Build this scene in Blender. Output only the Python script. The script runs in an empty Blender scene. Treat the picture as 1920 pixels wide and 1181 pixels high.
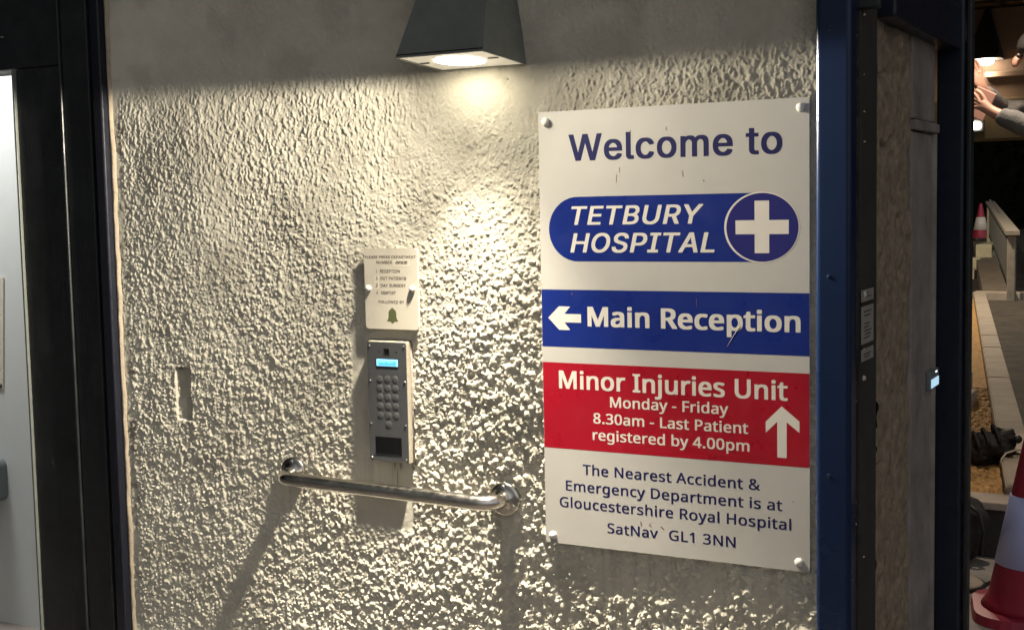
import bpy, bmesh, math, random
import numpy as np
from mathutils import Vector, Matrix, Quaternion
random.seed(7)
rng = np.random.default_rng(11)
scene = bpy.context.scene
COL = scene.collection
R = math.radians

GLYPHS = {
 'noto': {
  ' ': (208, ''),
  '&': (587, '244,581 271,580 296,575 318,567 337,555 353,541 366,524 375,505 381,483 383,458 379,426 368,397 350,372 326,349 299,328 268,308 423,159 436,176 447,195 457,216 465,238 472,262 479,286 550,286 541,253 530,221 518,191 504,163 487,137 468,114 585,0 490,0 420,67 403,53 385,40 366,28 347,18 325,9 303,2 278,-4 252,-7 223,-8 188,-6 156,0 127,10 102,24 81,42 65,63 52,89 45,117 43,149 44,175 49,199 57,220 69,239 83,256 100,273 120,288 142,303 166,318 155,331 144,344 133,358 123,372 114,387 107,403 101,420 97,438 96,456 98,481 104,504 114,524 127,541 144,555 165,567 188,575 215,580|209,273 190,262 174,251 159,239 147,227 136,215 128,201 121,186 118,170 116,152 120,124 129,101 146,81 168,66 194,57 225,55 258,56 287,62 314,71 337,83 357,97 375,111|241,524 220,522 202,516 186,506 175,493 168,476 165,457 167,438 172,421 180,404 192,387 207,369 225,350 253,368 276,385 292,401 304,419 310,437 313,458 311,476 304,492 294,505 279,515 262,522'),
  '-': (258, '32,184 32,246 226,246 226,184'),
  '.': (215, '58,43 59,61 64,75 72,85 82,92 94,96 107,97 120,96 132,92 142,85 151,75 156,61 157,43 156,26 151,12 142,2 132,-6 120,-10 107,-11 94,-10 82,-6 72,2 64,12 59,26'),
  '0': (459, '419,287 418,242 415,201 409,163 401,128 390,97 376,70 359,47 339,27 316,12 290,1 261,-6 229,-8 188,-4 153,8 122,27 97,54 76,88 60,129 48,176 42,229 39,287 41,346 48,399 58,446 73,486 93,520 119,547 149,566 186,578 229,581 269,578 304,566 335,547 361,520 382,486 399,446 410,399 417,346|110,287 111,238 115,194 121,156 131,125 143,98 159,78 178,64 202,55 229,52 256,55 279,64 298,78 314,98 326,124 336,156 343,194 347,238 348,287 347,336 343,380 336,417 326,449 314,475 298,495 279,510 256,518 229,521 202,518 178,510 159,495 143,475 131,449 121,417 115,380 111,336'),
  '1': (459, '285,0 216,0 216,400 216,439 217,470 219,499 211,491 203,483 196,477 169,455 108,405 71,452 226,573 285,573'),
  '2': (459, '417,0 38,0 38,59 188,210 216,238 240,264 261,287 280,309 295,331 306,353 315,376 320,399 322,424 318,453 309,477 294,496 273,510 249,518 221,520 194,519 169,514 147,506 126,495 104,482 83,466 45,513 60,526 77,537 94,548 113,557 132,565 153,572 174,577 197,580 221,581 255,579 285,572 313,562 336,548 356,531 372,510 384,485 391,458 394,428 392,399 386,371 375,344 361,318 344,292 324,267 301,241 275,214 247,185 128,67 128,64 417,64'),
  '3': (459, '395,439 394,414 389,392 381,372 370,355 356,339 340,326 321,316 300,307 277,302 277,298 319,290 353,276 379,255 398,229 409,198 413,163 410,131 403,101 390,74 371,50 348,30 318,14 283,2 241,-6 193,-8 164,-7 136,-5 110,-1 85,5 60,13 36,23 36,89 61,78 87,69 114,61 141,56 168,52 194,51 241,55 278,65 305,81 324,104 335,132 339,164 337,187 331,206 320,223 306,236 288,247 265,255 240,261 211,264 179,265 123,265 123,326 180,326 209,327 236,332 259,339 278,350 294,362 307,377 316,394 321,413 323,434 320,460 311,481 295,498 274,511 249,519 219,521 199,521 181,519 164,515 147,511 132,505 117,498 103,491 89,482 75,473 39,521 61,537 87,550 115,563 147,573 181,579 218,581 273,576 317,563 352,540 376,511 390,477'),
  '4': (459, '443,130 359,130 359,0 291,0 291,130 17,130 17,190 286,576 359,576 359,193 443,193|291,374 291,412 293,444 294,474 295,500 292,500 287,490 282,479 276,468 270,456 263,446 257,438 86,193 291,193'),
  '8': (459, '229,581 261,579 291,574 318,565 341,553 362,538 378,519 390,497 398,472 400,443 399,421 394,401 385,383 374,367 361,352 346,338 329,325 310,314 291,303 314,291 335,279 355,265 373,250 389,234 401,216 411,196 417,173 419,148 416,118 408,90 395,65 378,44 356,26 330,11 300,1 267,-6 231,-8 192,-6 157,0 126,10 100,24 78,42 61,63 49,87 42,115 39,146 41,171 47,194 56,214 68,232 82,249 99,264 118,277 138,289 158,299 140,310 123,322 107,336 93,350 81,366 71,383 64,401 59,422 58,444 60,472 68,497 80,518 97,537 117,552 141,565 168,573 197,579|108,145 112,119 121,96 138,76 161,60 192,51 229,48 265,51 295,60 319,76 336,96 346,120 350,148 348,166 343,182 335,197 324,211 310,223 293,235 274,246 253,256 229,265 217,270 194,260 174,249 157,237 142,225 130,212 121,197 114,182 110,164|228,524 200,521 176,514 155,502 139,486 130,466 127,441 128,422 133,406 141,391 151,379 164,367 179,357 195,348 213,339 232,330 250,339 267,348 282,357 296,367 307,379 317,392 325,406 329,423 330,441 327,466 318,486 302,502 282,514 257,521'),
  'A': (513, '437,0 368,177 141,177 73,0 0,0 224,575 289,575 512,0|282,415 274,438 263,473 255,500 247,468 238,438 230,415 165,241 346,241'),
  'D': (585, '536,292 533,231 521,177 501,131 474,91 439,58 399,33 351,15 297,4 237,0 78,0 78,573 254,573 309,569 359,558 404,540 443,516 476,484 502,446 521,401 533,350|460,289 457,337 449,379 435,415 416,444 391,469 361,487 327,500 287,508 244,511 150,511 150,62 228,62 299,68 357,87 402,119 434,164 454,220'),
  'E': (446, '398,0 78,0 78,573 398,573 398,509 150,509 150,330 383,330 383,268 150,268 150,63 398,63'),
  'F': (416, '150,0 78,0 78,573 398,573 398,509 150,509 150,306 383,306 383,243 150,243'),
  'G': (584, '326,302 524,302 524,22 493,12 462,5 431,-1 398,-5 362,-7 323,-8 267,-4 217,8 173,28 136,55 105,89 81,130 63,176 52,229 49,286 53,343 65,395 84,442 111,482 145,517 186,544 233,564 286,577 346,581 377,580 407,577 437,572 465,565 491,557 516,547 489,484 468,493 445,501 421,508 395,513 369,516 342,517 298,514 259,505 225,489 195,468 170,441 150,409 136,373 127,332 124,286 127,243 134,202 146,166 164,133 187,106 216,84 251,68 292,58 340,55 364,55 385,56 404,59 421,61 437,65 452,68 452,238 326,238'),
  'H': (594, '516,0 443,0 443,267 150,267 150,0 78,0 78,573 150,573 150,330 443,330 443,573 516,573'),
  'I': (272, '239,0 32,0 32,42 99,57 99,515 32,531 32,573 239,573 239,531 172,515 172,57 239,42'),
  'L': (420, '78,0 78,573 150,573 150,64 400,64 400,0'),
  'M': (727, '330,0 142,502 139,502 140,490 141,477 142,461 142,444 143,426 144,407 144,387 144,367 144,347 144,0 78,0 78,573 184,573 361,103 364,103 544,573 650,573 650,0 578,0 578,352 578,371 579,389 579,408 580,426 580,443 581,460 584,501 581,501 390,0'),
  'N': (610, '532,0 447,0 141,476 138,476 139,462 140,448 141,432 143,378 144,359 144,340 144,320 144,0 78,0 78,573 161,573 467,99 470,99 468,137 466,193 465,213 464,232 464,249 464,573 532,573'),
  'P': (485, '229,573 297,568 352,553 393,528 421,495 439,454 444,404 443,381 439,358 433,336 423,316 411,296 395,278 375,262 351,249 324,238 292,230 256,225 216,223 150,223 150,0 78,0 78,573|223,511 150,511 150,285 208,285 242,286 272,290 298,296 320,306 338,318 352,334 362,352 368,375 370,401 366,435 354,462 334,484 306,499 269,508'),
  'R': (499, '236,573 281,571 320,565 353,555 381,540 404,522 422,500 434,474 442,444 444,410 442,381 437,356 427,334 415,315 401,298 385,285 367,274 349,264 330,257 487,0 403,0 264,237 150,237 150,0 78,0 78,573|232,510 150,510 150,298 236,298 278,301 312,310 338,325 355,347 366,374 370,407 368,430 363,450 355,467 343,480 328,491 310,500 287,505 261,509'),
  'S': (440, '403,153 400,121 392,92 378,66 359,44 335,26 307,11 274,1 238,-6 198,-8 177,-8 157,-7 137,-5 118,-2 100,1 83,4 68,9 54,14 41,19 41,88 62,80 86,72 113,65 142,59 171,56 201,55 228,56 252,60 273,66 290,74 305,85 316,98 324,113 329,129 330,147 329,164 325,180 318,194 308,207 295,218 277,230 255,241 228,252 196,265 172,274 151,284 131,294 114,305 98,317 85,330 74,344 65,359 57,375 52,393 49,413 48,435 51,464 58,490 71,513 89,533 110,550 136,563 165,573 197,579 231,581 262,580 290,577 318,572 343,565 367,558 389,549 366,487 346,495 325,502 302,508 278,513 254,516 229,517 207,516 187,513 169,507 155,499 142,489 133,478 126,464 122,450 121,434 122,416 126,400 133,386 143,373 156,362 172,351 193,341 217,330 246,318 278,306 307,293 332,279 353,264 371,247 385,228 395,206 401,181'),
  'T': (446, '259,0 187,0 187,509 8,509 8,573 437,573 437,509 259,509'),
  'U': (586, '513,202 511,164 503,128 489,95 470,65 446,40 416,20 380,4 338,-5 290,-8 225,-2 171,18 128,50 97,93 78,144 72,204 72,573 144,573 144,201 148,158 161,122 182,93 211,72 248,59 294,55 327,57 355,63 379,73 399,88 415,105 427,126 435,149 440,174 442,202 442,573 513,573'),
  'a': (450, '231,437 279,433 318,422 347,403 368,375 381,338 385,293 385,0 334,0 320,61 317,61 304,46 292,33 279,22 265,13 250,5 234,-1 216,-5 195,-7 172,-8 148,-7 124,-2 103,6 84,16 68,30 55,48 45,68 39,92 37,119 43,159 59,192 87,219 127,238 179,251 243,257 316,259 316,285 313,317 306,342 293,359 275,371 253,378 227,380 205,379 183,376 163,370 143,363 124,355 106,347 84,400 104,410 126,419 151,426 177,432 204,436|252,208 204,203 167,195 141,182 124,165 113,144 110,119 112,97 120,79 132,66 148,56 167,51 188,49 223,52 253,62 279,79 299,103 311,134 315,172 315,210'),
  'b': (493, '139,461 139,443 138,426 138,410 137,396 136,383 135,373 139,373 153,390 169,405 189,419 213,429 240,435 272,437 322,431 365,412 401,381 428,338 444,283 449,215 447,168 439,127 427,91 410,61 390,36 365,17 337,3 306,-5 272,-8 240,-6 213,0 189,10 169,24 153,38 139,55 133,55 119,0 68,0 68,609 139,609|260,379 231,377 207,371 188,361 172,348 159,330 150,308 144,282 140,252 139,217 139,214 142,165 150,125 165,93 187,69 219,55 261,51 297,55 325,69 348,93 363,126 373,166 376,216 373,265 363,306 348,338 325,360 296,374'),
  'c': (385, '241,-8 204,-5 170,2 139,15 112,34 88,58 69,87 55,123 47,165 44,213 47,262 56,305 71,342 90,372 114,396 142,415 174,428 208,435 245,438 267,437 288,435 309,431 328,426 344,421 358,415 337,356 323,361 308,365 292,370 275,373 259,375 244,376 217,374 193,368 172,358 155,343 141,325 131,303 123,277 119,247 117,213 119,181 123,152 131,126 141,104 155,86 172,71 191,61 214,55 240,53 262,54 283,56 302,60 319,65 336,71 351,78 351,15 336,8 320,3 304,-2 285,-5 264,-7'),
  'd': (493, '221,-8 171,-2 128,17 92,48 65,91 49,146 44,214 49,282 66,338 93,381 128,413 171,432 221,438 243,437 262,434 280,429 296,423 310,416 323,407 335,397 345,386 354,374 359,374 356,405 355,418 355,429 354,438 354,609 425,609 425,0 368,0 358,58 354,58 345,46 335,35 323,24 310,15 296,7 279,1 262,-4 242,-7|232,51 273,55 305,67 328,88 343,117 352,154 355,200 355,213 352,263 343,304 329,336 306,360 274,375 231,379 196,374 168,359 146,334 130,300 120,260 117,213 120,165 130,125 146,93 168,69 197,55'),
  'e': (452, '234,438 269,435 301,427 329,414 354,396 374,373 390,346 402,315 409,281 411,244 411,201 117,201 122,157 134,119 154,90 181,69 215,56 254,52 280,53 305,56 327,60 348,66 370,73 392,82 392,20 370,11 349,4 327,-1 304,-5 279,-7 251,-8 212,-5 176,3 143,17 114,36 90,61 70,91 56,126 47,167 44,212 47,257 55,297 68,333 86,364 108,390 134,411 164,426 198,435|233,380 202,377 175,366 154,348 137,323 125,293 119,257 338,257 336,281 333,302 326,322 318,338 306,353 292,364 276,373 256,378'),
  'g': (493, '221,438 248,436 273,431 297,422 319,409 338,393 355,373 359,373 369,430 425,430 425,-7 423,-46 416,-80 404,-109 388,-135 367,-155 341,-172 310,-183 274,-190 233,-192 202,-192 174,-189 147,-186 122,-180 99,-174 78,-165 78,-100 99,-110 123,-118 149,-125 177,-130 206,-133 237,-134 271,-130 300,-119 324,-101 341,-77 352,-48 355,-13 355,4 356,32 358,57 354,57 338,37 320,21 299,8 275,-1 250,-6 221,-8 170,-2 126,18 91,51 65,95 49,149 44,214 49,278 65,332 91,377 126,411 169,431|230,379 207,376 187,370 169,359 153,344 140,326 130,303 123,277 119,247 117,213 120,165 130,124 146,92 169,68 197,54 232,50 253,51 271,53 288,58 303,65 315,74 326,85 336,98 343,113 349,131 353,151 355,173 356,197 356,214 355,251 350,282 343,309 332,331 319,348 302,362 281,371 257,377'),
  'h': (496, '139,431 139,420 138,410 138,399 135,370 140,370 149,385 161,397 174,407 188,416 204,424 221,429 238,434 255,436 273,437 306,435 335,430 360,421 382,408 399,391 413,370 423,344 429,314 431,280 431,0 361,0 361,275 358,307 351,333 338,353 319,367 295,376 265,379 235,377 210,370 189,360 173,347 160,329 150,308 144,283 140,254 139,222 139,0 68,0 68,609 139,609'),
  'i': (207, '139,430 139,0 68,0 68,430|104,591 115,590 124,586 133,580 140,572 144,560 145,546 144,532 140,521 133,512 124,506 115,502 104,501 93,502 83,506 75,512 68,521 64,532 63,546 64,560 68,572 75,580 83,586 93,590'),
  'j': (207, '18,-192 5,-192 -7,-191 -18,-190 -27,-188 -36,-185 -44,-183 -44,-126 -19,-132 -10,-133 -1,-134 9,-134 25,-132 39,-128 51,-120 61,-108 66,-90 68,-67 68,430 139,430 139,-64 137,-90 133,-113 126,-133 116,-151 103,-166 87,-177 67,-186 44,-191|63,546 64,560 68,572 75,580 83,586 93,590 104,591 115,590 124,586 133,580 140,572 144,560 145,546 144,532 140,521 133,512 124,506 115,502 104,501 93,502 83,506 75,512 68,521 64,532'),
  'l': (207, '139,0 68,0 68,609 139,609'),
  'm': (750, '540,438 584,434 621,421 649,401 669,371 681,330 685,280 685,0 615,0 615,277 613,308 606,333 594,353 577,367 555,376 528,379 490,374 460,362 438,342 423,315 414,280 411,237 411,0 342,0 342,277 341,298 337,317 332,333 325,347 315,359 303,367 289,374 272,377 253,379 227,377 204,370 185,360 170,347 158,329 150,308 144,283 140,255 139,223 139,0 68,0 68,430 125,430 136,371 140,371 149,385 160,398 173,409 186,418 201,425 217,431 233,435 249,437 266,438 298,436 325,430 349,420 369,406 386,388 398,366 402,366 418,388 438,406 461,420 486,430 512,436'),
  'n': (496, '275,438 322,434 361,421 391,401 413,371 426,330 431,280 431,0 361,0 361,275 358,307 351,333 338,353 319,367 295,376 265,379 222,374 189,361 166,338 151,308 142,269 139,223 139,0 68,0 68,430 125,430 136,371 140,371 150,385 162,398 175,409 190,418 206,425 222,431 239,435 257,437'),
  'o': (485, '442,216 440,181 436,150 428,121 417,95 404,71 388,51 369,33 348,18 324,7 299,-1 271,-6 241,-8 214,-6 188,-1 163,7 140,18 119,33 100,51 84,71 70,95 59,121 51,150 46,181 44,216 47,261 55,301 68,336 87,367 110,392 137,412 169,426 204,435 244,438 281,435 316,426 347,412 374,392 398,367 417,336 431,301 439,261|117,216 119,184 123,154 130,128 141,105 155,86 172,71 192,59 216,53 243,51 270,53 294,59 314,71 331,86 345,105 356,128 363,154 367,184 369,216 367,248 363,277 355,303 345,325 331,344 314,359 294,370 270,376 242,379 202,374 171,359 147,335 130,303 120,263'),
  'p': (493, '273,438 322,432 365,413 401,383 428,339 444,284 449,216 447,170 439,129 427,93 410,62 390,37 365,17 337,3 306,-5 272,-8 251,-7 231,-4 213,1 197,7 182,15 170,24 158,33 148,44 139,55 134,55 137,20 138,7 139,-5 139,-16 139,-192 68,-192 68,430 126,430 136,371 139,371 148,383 158,394 170,405 182,414 197,422 213,429 231,434 251,437|260,379 233,377 210,371 190,362 174,349 161,333 152,313 145,289 141,261 139,229 139,216 140,182 144,152 150,126 159,103 172,85 188,70 208,59 233,53 261,51 286,53 308,60 326,72 341,88 354,108 364,131 371,157 375,186 376,217 373,262 363,302 348,334 325,359 296,374'),
  'r': (331, '269,438 295,437 304,436 312,435 319,433 310,368 287,372 279,373 271,374 264,374 248,373 232,369 217,363 202,355 189,346 176,334 166,321 156,305 149,289 143,270 140,251 139,229 139,0 68,0 68,430 126,430 134,351 137,351 147,367 158,381 170,395 183,407 198,418 214,426 231,433 249,437'),
  's': (384, '348,119 346,92 339,69 327,49 311,32 292,18 268,6 241,-2 210,-6 176,-8 148,-7 122,-5 99,-1 78,5 59,11 42,19 42,83 60,75 81,67 104,60 128,54 153,50 178,49 211,51 236,57 256,66 269,79 277,94 280,112 279,123 276,132 271,141 264,150 253,158 239,167 222,176 200,185 174,196 148,206 124,217 103,228 84,239 69,252 57,266 48,283 43,302 41,324 46,358 61,386 85,408 118,425 157,435 202,438 228,437 252,434 275,430 298,424 319,417 339,409 315,353 297,360 278,366 258,372 238,377 218,379 197,380 171,379 149,374 131,366 118,356 111,343 108,328 109,317 113,307 119,298 127,290 139,282 154,274 172,266 193,256 219,246 245,236 268,226 289,215 306,203 321,191 333,176 341,159 346,140'),
  't': (290, '212,50 222,50 233,51 245,53 255,54 264,56 272,59 272,5 263,1 253,-2 240,-4 226,-6 213,-8 200,-8 178,-7 157,-3 138,4 120,13 104,27 91,44 82,66 76,93 74,125 74,375 13,375 13,409 75,437 103,528 144,528 144,430 269,430 269,375 144,375 144,127 146,103 153,83 163,69 177,58 193,52'),
  'u': (496, '427,430 427,0 370,0 359,57 356,57 346,43 334,31 321,20 306,11 290,4 273,-1 256,-5 238,-7 220,-8 187,-6 159,-1 134,8 112,21 95,38 81,59 71,85 65,114 63,148 63,430 135,430 135,153 137,122 145,96 158,76 176,62 200,53 230,51 260,53 285,59 306,69 323,82 336,100 345,121 352,146 356,175 357,206 357,430'),
  'v': (407, '163,0 0,430 75,430 167,176 180,137 185,123 189,109 193,96 197,83 199,72 201,63 204,63 207,72 210,84 214,96 218,110 222,124 227,138 241,176 332,430 407,430 244,0'),
  'y': (409, '1,430 76,430 169,185 184,144 188,130 193,117 196,105 200,92 203,80 205,68 209,68 212,83 217,100 224,121 231,142 238,164 245,186 333,430 409,430 224,-59 213,-85 201,-108 188,-130 173,-148 157,-164 138,-176 117,-185 94,-191 67,-192 55,-192 44,-192 34,-190 9,-186 9,-130 30,-133 38,-134 47,-135 56,-135 72,-134 86,-131 99,-126 110,-118 121,-110 130,-99 138,-87 145,-73 152,-59 174,-2'),
 },
 'inter': {
  ' ': (188, ''),
  '1': (453, '76,0 76,55 391,55 391,0|276,509 276,0 212,0 212,448 209,448 86,358 86,427 198,509'),
  '3': (453, '218,-7 188,-5 159,1 133,10 108,22 88,38 70,57 57,79 48,104 44,132 109,132 112,115 118,100 126,87 137,76 150,66 165,59 182,54 200,51 219,50 239,51 258,55 275,61 291,69 304,80 315,93 323,108 328,125 329,145 328,163 323,180 316,196 306,211 292,223 275,234 254,241 229,246 201,248 157,248 157,299 288,448 288,452 70,452 70,509 372,509 372,461 211,278 211,289 247,290 279,286 308,276 333,262 354,244 371,222 383,198 391,173 393,145 390,116 383,90 370,66 354,45 333,27 309,12 281,2 251,-5'),
  '4': (453, '40,105 40,158 247,509 311,509 109,166 109,163 413,163 413,105|282,0 282,121 282,146 282,318 343,318 343,0'),
  'A': (480, '16,0 201,509 276,509 463,0 395,0 287,302 280,323 272,346 264,372 255,402 244,438 232,478 245,478 233,437 222,402 213,371 204,345 197,322 191,302 85,0|110,142 110,199 370,199 370,142'),
  'B': (456, '60,0 60,509 241,509 274,507 304,501 329,491 350,477 367,461 381,442 390,421 396,398 398,374 397,353 393,336 387,320 378,307 368,295 356,286 343,278 329,272 315,267 315,262 331,260 347,254 363,245 378,234 391,220 402,203 411,184 416,161 418,136 416,111 410,88 400,67 386,48 368,31 344,18 317,8 284,2 247,0|125,57 245,57 281,60 309,67 330,80 344,96 353,115 355,137 354,153 350,169 342,184 333,197 320,209 306,218 289,225 269,229 248,231 125,231|125,285 238,285 256,287 273,290 288,296 302,304 314,314 323,326 330,340 335,355 336,372 333,393 326,412 313,429 294,442 270,449 240,452 125,452'),
  'C': (510, '267,-7 225,-3 186,7 150,25 119,49 92,79 70,115 53,157 44,203 40,254 44,305 53,352 70,393 92,429 119,459 150,484 186,501 225,512 267,516 293,514 317,511 340,504 362,496 383,485 402,471 419,456 435,438 448,418 459,397 467,373 473,348 408,348 404,365 397,380 389,395 380,407 369,418 357,428 344,437 330,444 315,449 300,453 284,455 267,456 237,453 209,445 184,432 161,414 141,391 125,364 113,332 106,295 103,254 106,213 113,177 125,145 141,117 161,94 184,76 210,63 237,56 267,53 284,54 300,56 315,60 330,65 344,72 357,81 369,90 380,102 389,114 397,128 404,144 408,160 473,160 467,135 459,112 448,91 435,71 420,53 402,38 383,24 363,13 341,5 317,-2 293,-6'),
  'D': (502, '219,0 96,0 96,57 215,57 254,60 288,68 318,81 343,99 363,122 379,149 390,181 397,216 399,255 397,294 390,329 379,361 364,388 344,410 320,428 291,441 258,449 221,452 93,452 93,509 225,509 273,505 315,495 353,478 385,455 412,426 433,391 449,351 458,306 462,255 458,205 449,159 433,119 411,83 384,54 351,31 312,14 268,3|125,509 125,0 60,0 60,509'),
  'E': (419, '60,0 60,509 372,509 372,452 125,452 125,286 355,286 355,229 125,229 125,57 375,57 375,0'),
  'F': (410, '60,0 60,509 369,509 369,452 125,452 125,278 346,278 346,221 125,221 125,0'),
  'G': (520, '269,-7 225,-3 185,7 149,25 118,49 91,79 69,116 53,157 43,203 40,254 43,305 53,352 69,393 91,429 117,459 149,484 184,501 223,512 265,516 291,514 316,510 340,504 363,494 384,483 403,469 421,453 436,436 449,416 460,395 468,373 474,349 408,349 402,365 395,379 387,393 378,406 368,417 356,427 344,436 330,443 315,448 300,453 283,455 265,456 236,453 209,445 183,432 160,414 141,392 125,364 113,332 106,295 103,254 106,213 113,177 125,145 141,117 161,95 184,76 210,63 238,56 269,53 296,55 322,61 345,71 365,85 382,102 396,123 407,147 413,173 415,202 434,199 283,199 283,256 478,256 478,200 475,160 466,124 451,91 431,62 406,38 377,19 344,5 308,-4'),
  'H': (517, '60,0 60,509 125,509 125,289 392,289 392,509 457,509 457,0 392,0 392,232 125,232 125,0'),
  'I': (301, '31,0 31,57 118,57 118,452 31,452 31,509 269,509 269,452 183,452 183,57 269,57 269,0'),
  'L': (393, '60,0 60,509 125,509 125,57 361,57 361,0'),
  'M': (628, '60,0 60,509 152,509 277,187 287,159 299,123 311,84 322,49 307,49 318,83 330,121 342,158 352,187 476,509 568,509 568,0 504,0 504,291 504,327 505,369 506,413 507,457 513,457 508,441 503,425 498,409 482,363 467,322 456,291 342,0 286,0 170,291 159,321 145,361 129,408 112,457 119,457 120,416 121,372 122,328 122,291 122,0'),
  'N': (523, '60,0 60,509 136,509 343,183 349,174 355,163 363,151 371,137 379,122 388,107 396,90 405,73 414,55 405,54 403,72 402,90 401,108 400,126 399,142 399,157 399,195 399,509 463,509 463,0 387,0 202,290 177,331 168,346 159,363 148,381 108,452 119,454 122,384 124,328 125,291 125,0'),
  'O': (533, '267,-7 225,-3 186,7 150,25 119,49 92,79 70,115 53,157 44,203 40,254 44,305 53,352 70,393 92,429 119,459 150,484 186,501 225,512 267,516 309,512 348,501 384,484 415,459 442,429 464,393 480,352 490,305 493,254 490,203 480,157 464,115 442,79 415,49 384,25 348,7 309,-3|267,53 296,55 324,63 349,76 372,94 392,116 408,144 420,176 428,213 430,254 428,295 420,332 408,365 392,392 372,415 349,433 324,446 296,453 267,456 237,453 210,445 184,433 161,415 142,392 125,364 113,332 106,295 103,254 106,213 113,176 125,144 142,117 161,94 184,76 210,63 237,55'),
  'P': (445, '60,0 60,509 235,509 272,506 305,499 332,487 356,471 375,452 390,430 400,404 407,377 409,348 407,318 400,291 390,265 375,243 356,223 332,207 305,195 272,188 235,186 125,186 125,0|125,242 233,242 257,244 279,248 297,256 312,266 324,279 333,294 339,310 343,328 344,348 343,367 339,385 333,402 324,416 312,428 297,439 279,446 257,451 232,452 125,452'),
  'R': (449, '60,0 60,509 236,509 273,506 305,500 333,489 356,473 376,455 390,433 401,408 407,381 409,352 407,323 401,296 390,271 376,250 356,232 333,217 305,206 273,200 236,198 125,198 125,0|125,255 234,255 258,256 280,260 298,267 313,276 325,287 334,300 340,316 344,333 345,352 344,371 340,389 334,405 325,419 313,430 298,440 279,446 258,451 233,452 125,452|353,0 230,229 303,229 428,0'),
  'S': (447, '224,-9 188,-7 156,-1 128,9 102,23 81,40 64,60 51,83 42,109 38,137 104,137 108,118 114,102 123,88 136,76 150,66 166,59 185,53 204,50 224,49 246,50 267,54 286,60 303,69 317,79 329,92 338,106 344,122 346,139 344,154 340,168 332,179 322,189 310,197 296,205 280,211 263,217 245,222 184,239 145,253 112,269 86,289 67,313 56,341 52,372 54,400 62,425 75,448 92,468 113,484 138,498 165,508 195,514 227,516 259,514 289,508 316,498 340,484 360,468 377,449 390,427 398,403 401,378 337,378 332,402 320,421 302,437 280,449 254,456 225,459 204,457 185,454 167,448 152,440 139,430 129,418 121,405 117,391 115,376 117,359 122,345 131,334 142,324 155,315 169,308 184,302 198,297 212,293 264,279 279,275 295,270 312,264 328,256 344,248 359,238 372,226 384,213 395,198 402,180 407,161 408,139 406,112 399,87 386,64 370,43 349,25 323,11 294,0 261,-7'),
  'T': (449, '32,452 32,509 417,509 417,452 257,452 257,0 193,0 193,452'),
  'U': (517, '259,-8 220,-6 186,2 154,15 126,33 103,55 85,80 71,108 63,140 60,173 60,509 124,509 124,178 126,155 132,133 141,113 153,95 169,80 187,68 208,59 232,53 259,52 285,53 309,59 331,68 349,80 364,95 377,113 385,133 391,155 393,178 393,509 457,509 457,173 454,140 446,108 433,80 414,55 391,33 363,15 332,2 297,-6'),
  'W': (686, '155,0 16,509 82,509 163,196 167,179 172,162 175,145 187,94 190,76 194,58 197,40 189,40 193,58 196,76 200,94 203,111 207,128 211,145 224,196 306,509 380,509 462,196 466,179 470,162 474,145 486,94 490,76 494,58 497,40 488,40 492,58 495,76 499,94 503,111 506,128 510,145 523,196 603,509 670,509 530,0 455,0 368,323 362,345 357,368 351,391 346,417 341,445 336,475 350,475 345,446 340,420 335,395 330,371 324,347 318,323 230,0'),
  'Y': (472, '203,0 203,208 16,509 91,509 192,344 203,327 213,309 222,292 231,274 240,254 250,230 224,230 233,254 242,275 251,293 260,310 270,327 280,344 381,509 455,509 268,208 268,0'),
  'c': (396, '207,-8 174,-5 144,3 117,16 93,35 72,58 56,85 44,116 37,150 34,187 37,225 44,260 56,291 72,318 93,341 117,360 144,374 174,382 207,384 226,384 243,381 260,377 276,371 291,364 305,356 318,346 330,335 340,322 349,308 356,293 362,277 303,262 300,272 295,281 290,289 284,297 278,304 270,311 261,316 252,321 242,325 231,328 220,329 207,330 184,328 163,321 145,310 130,296 118,278 108,258 102,236 98,212 96,187 98,163 102,139 108,117 118,97 130,80 145,66 163,55 184,49 207,46 220,47 232,49 243,52 253,55 262,60 271,66 279,73 285,80 292,89 297,98 301,107 304,117 363,102 357,86 350,70 341,56 331,43 319,32 306,21 292,12 277,5 261,-1 244,-5 226,-7'),
  'e': (404, '212,-8 177,-5 145,3 117,16 92,35 72,58 56,85 44,116 37,150 34,187 36,224 44,258 55,290 71,317 91,340 115,359 142,373 172,382 205,384 226,383 246,380 266,374 285,366 303,355 319,341 334,324 347,305 357,282 365,256 370,227 371,194 371,169 310,169 310,202 308,226 304,248 298,269 288,286 277,301 263,314 246,323 227,328 205,330 183,328 164,323 146,313 131,301 119,286 109,270 102,251 97,231 96,211 96,178 98,151 102,127 110,106 121,88 135,73 151,61 169,53 190,48 212,46 227,47 241,49 254,53 265,58 276,65 285,73 294,82 300,93 306,105 365,91 358,72 348,55 335,39 320,26 302,14 283,4 261,-3 237,-7|90,169 90,221 340,221 340,169'),
  'l': (189, '139,-2 112,0 91,8 74,20 62,37 55,59 53,84 53,509 114,509 114,99 114,83 117,71 120,62 126,57 135,53 146,52 160,53 170,54 181,3 162,-1 154,-2 147,-2'),
  'm': (610, '53,0 53,379 112,379 112,295 108,295 114,314 122,331 132,346 144,358 158,368 172,376 187,382 203,385 219,386 245,383 268,375 287,361 303,342 314,320 321,295 312,295 318,312 326,329 337,343 350,356 364,366 381,375 398,381 417,385 437,386 458,385 478,380 497,372 514,361 529,346 541,328 550,307 555,283 557,255 557,0 496,0 496,254 493,279 485,298 473,313 456,323 438,329 419,330 402,329 387,326 374,320 363,312 353,302 345,290 340,277 336,263 335,247 335,0 274,0 274,260 272,280 265,297 253,311 238,322 220,328 199,330 185,329 171,326 158,320 145,312 135,302 126,289 119,274 115,257 114,238 114,0'),
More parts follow.
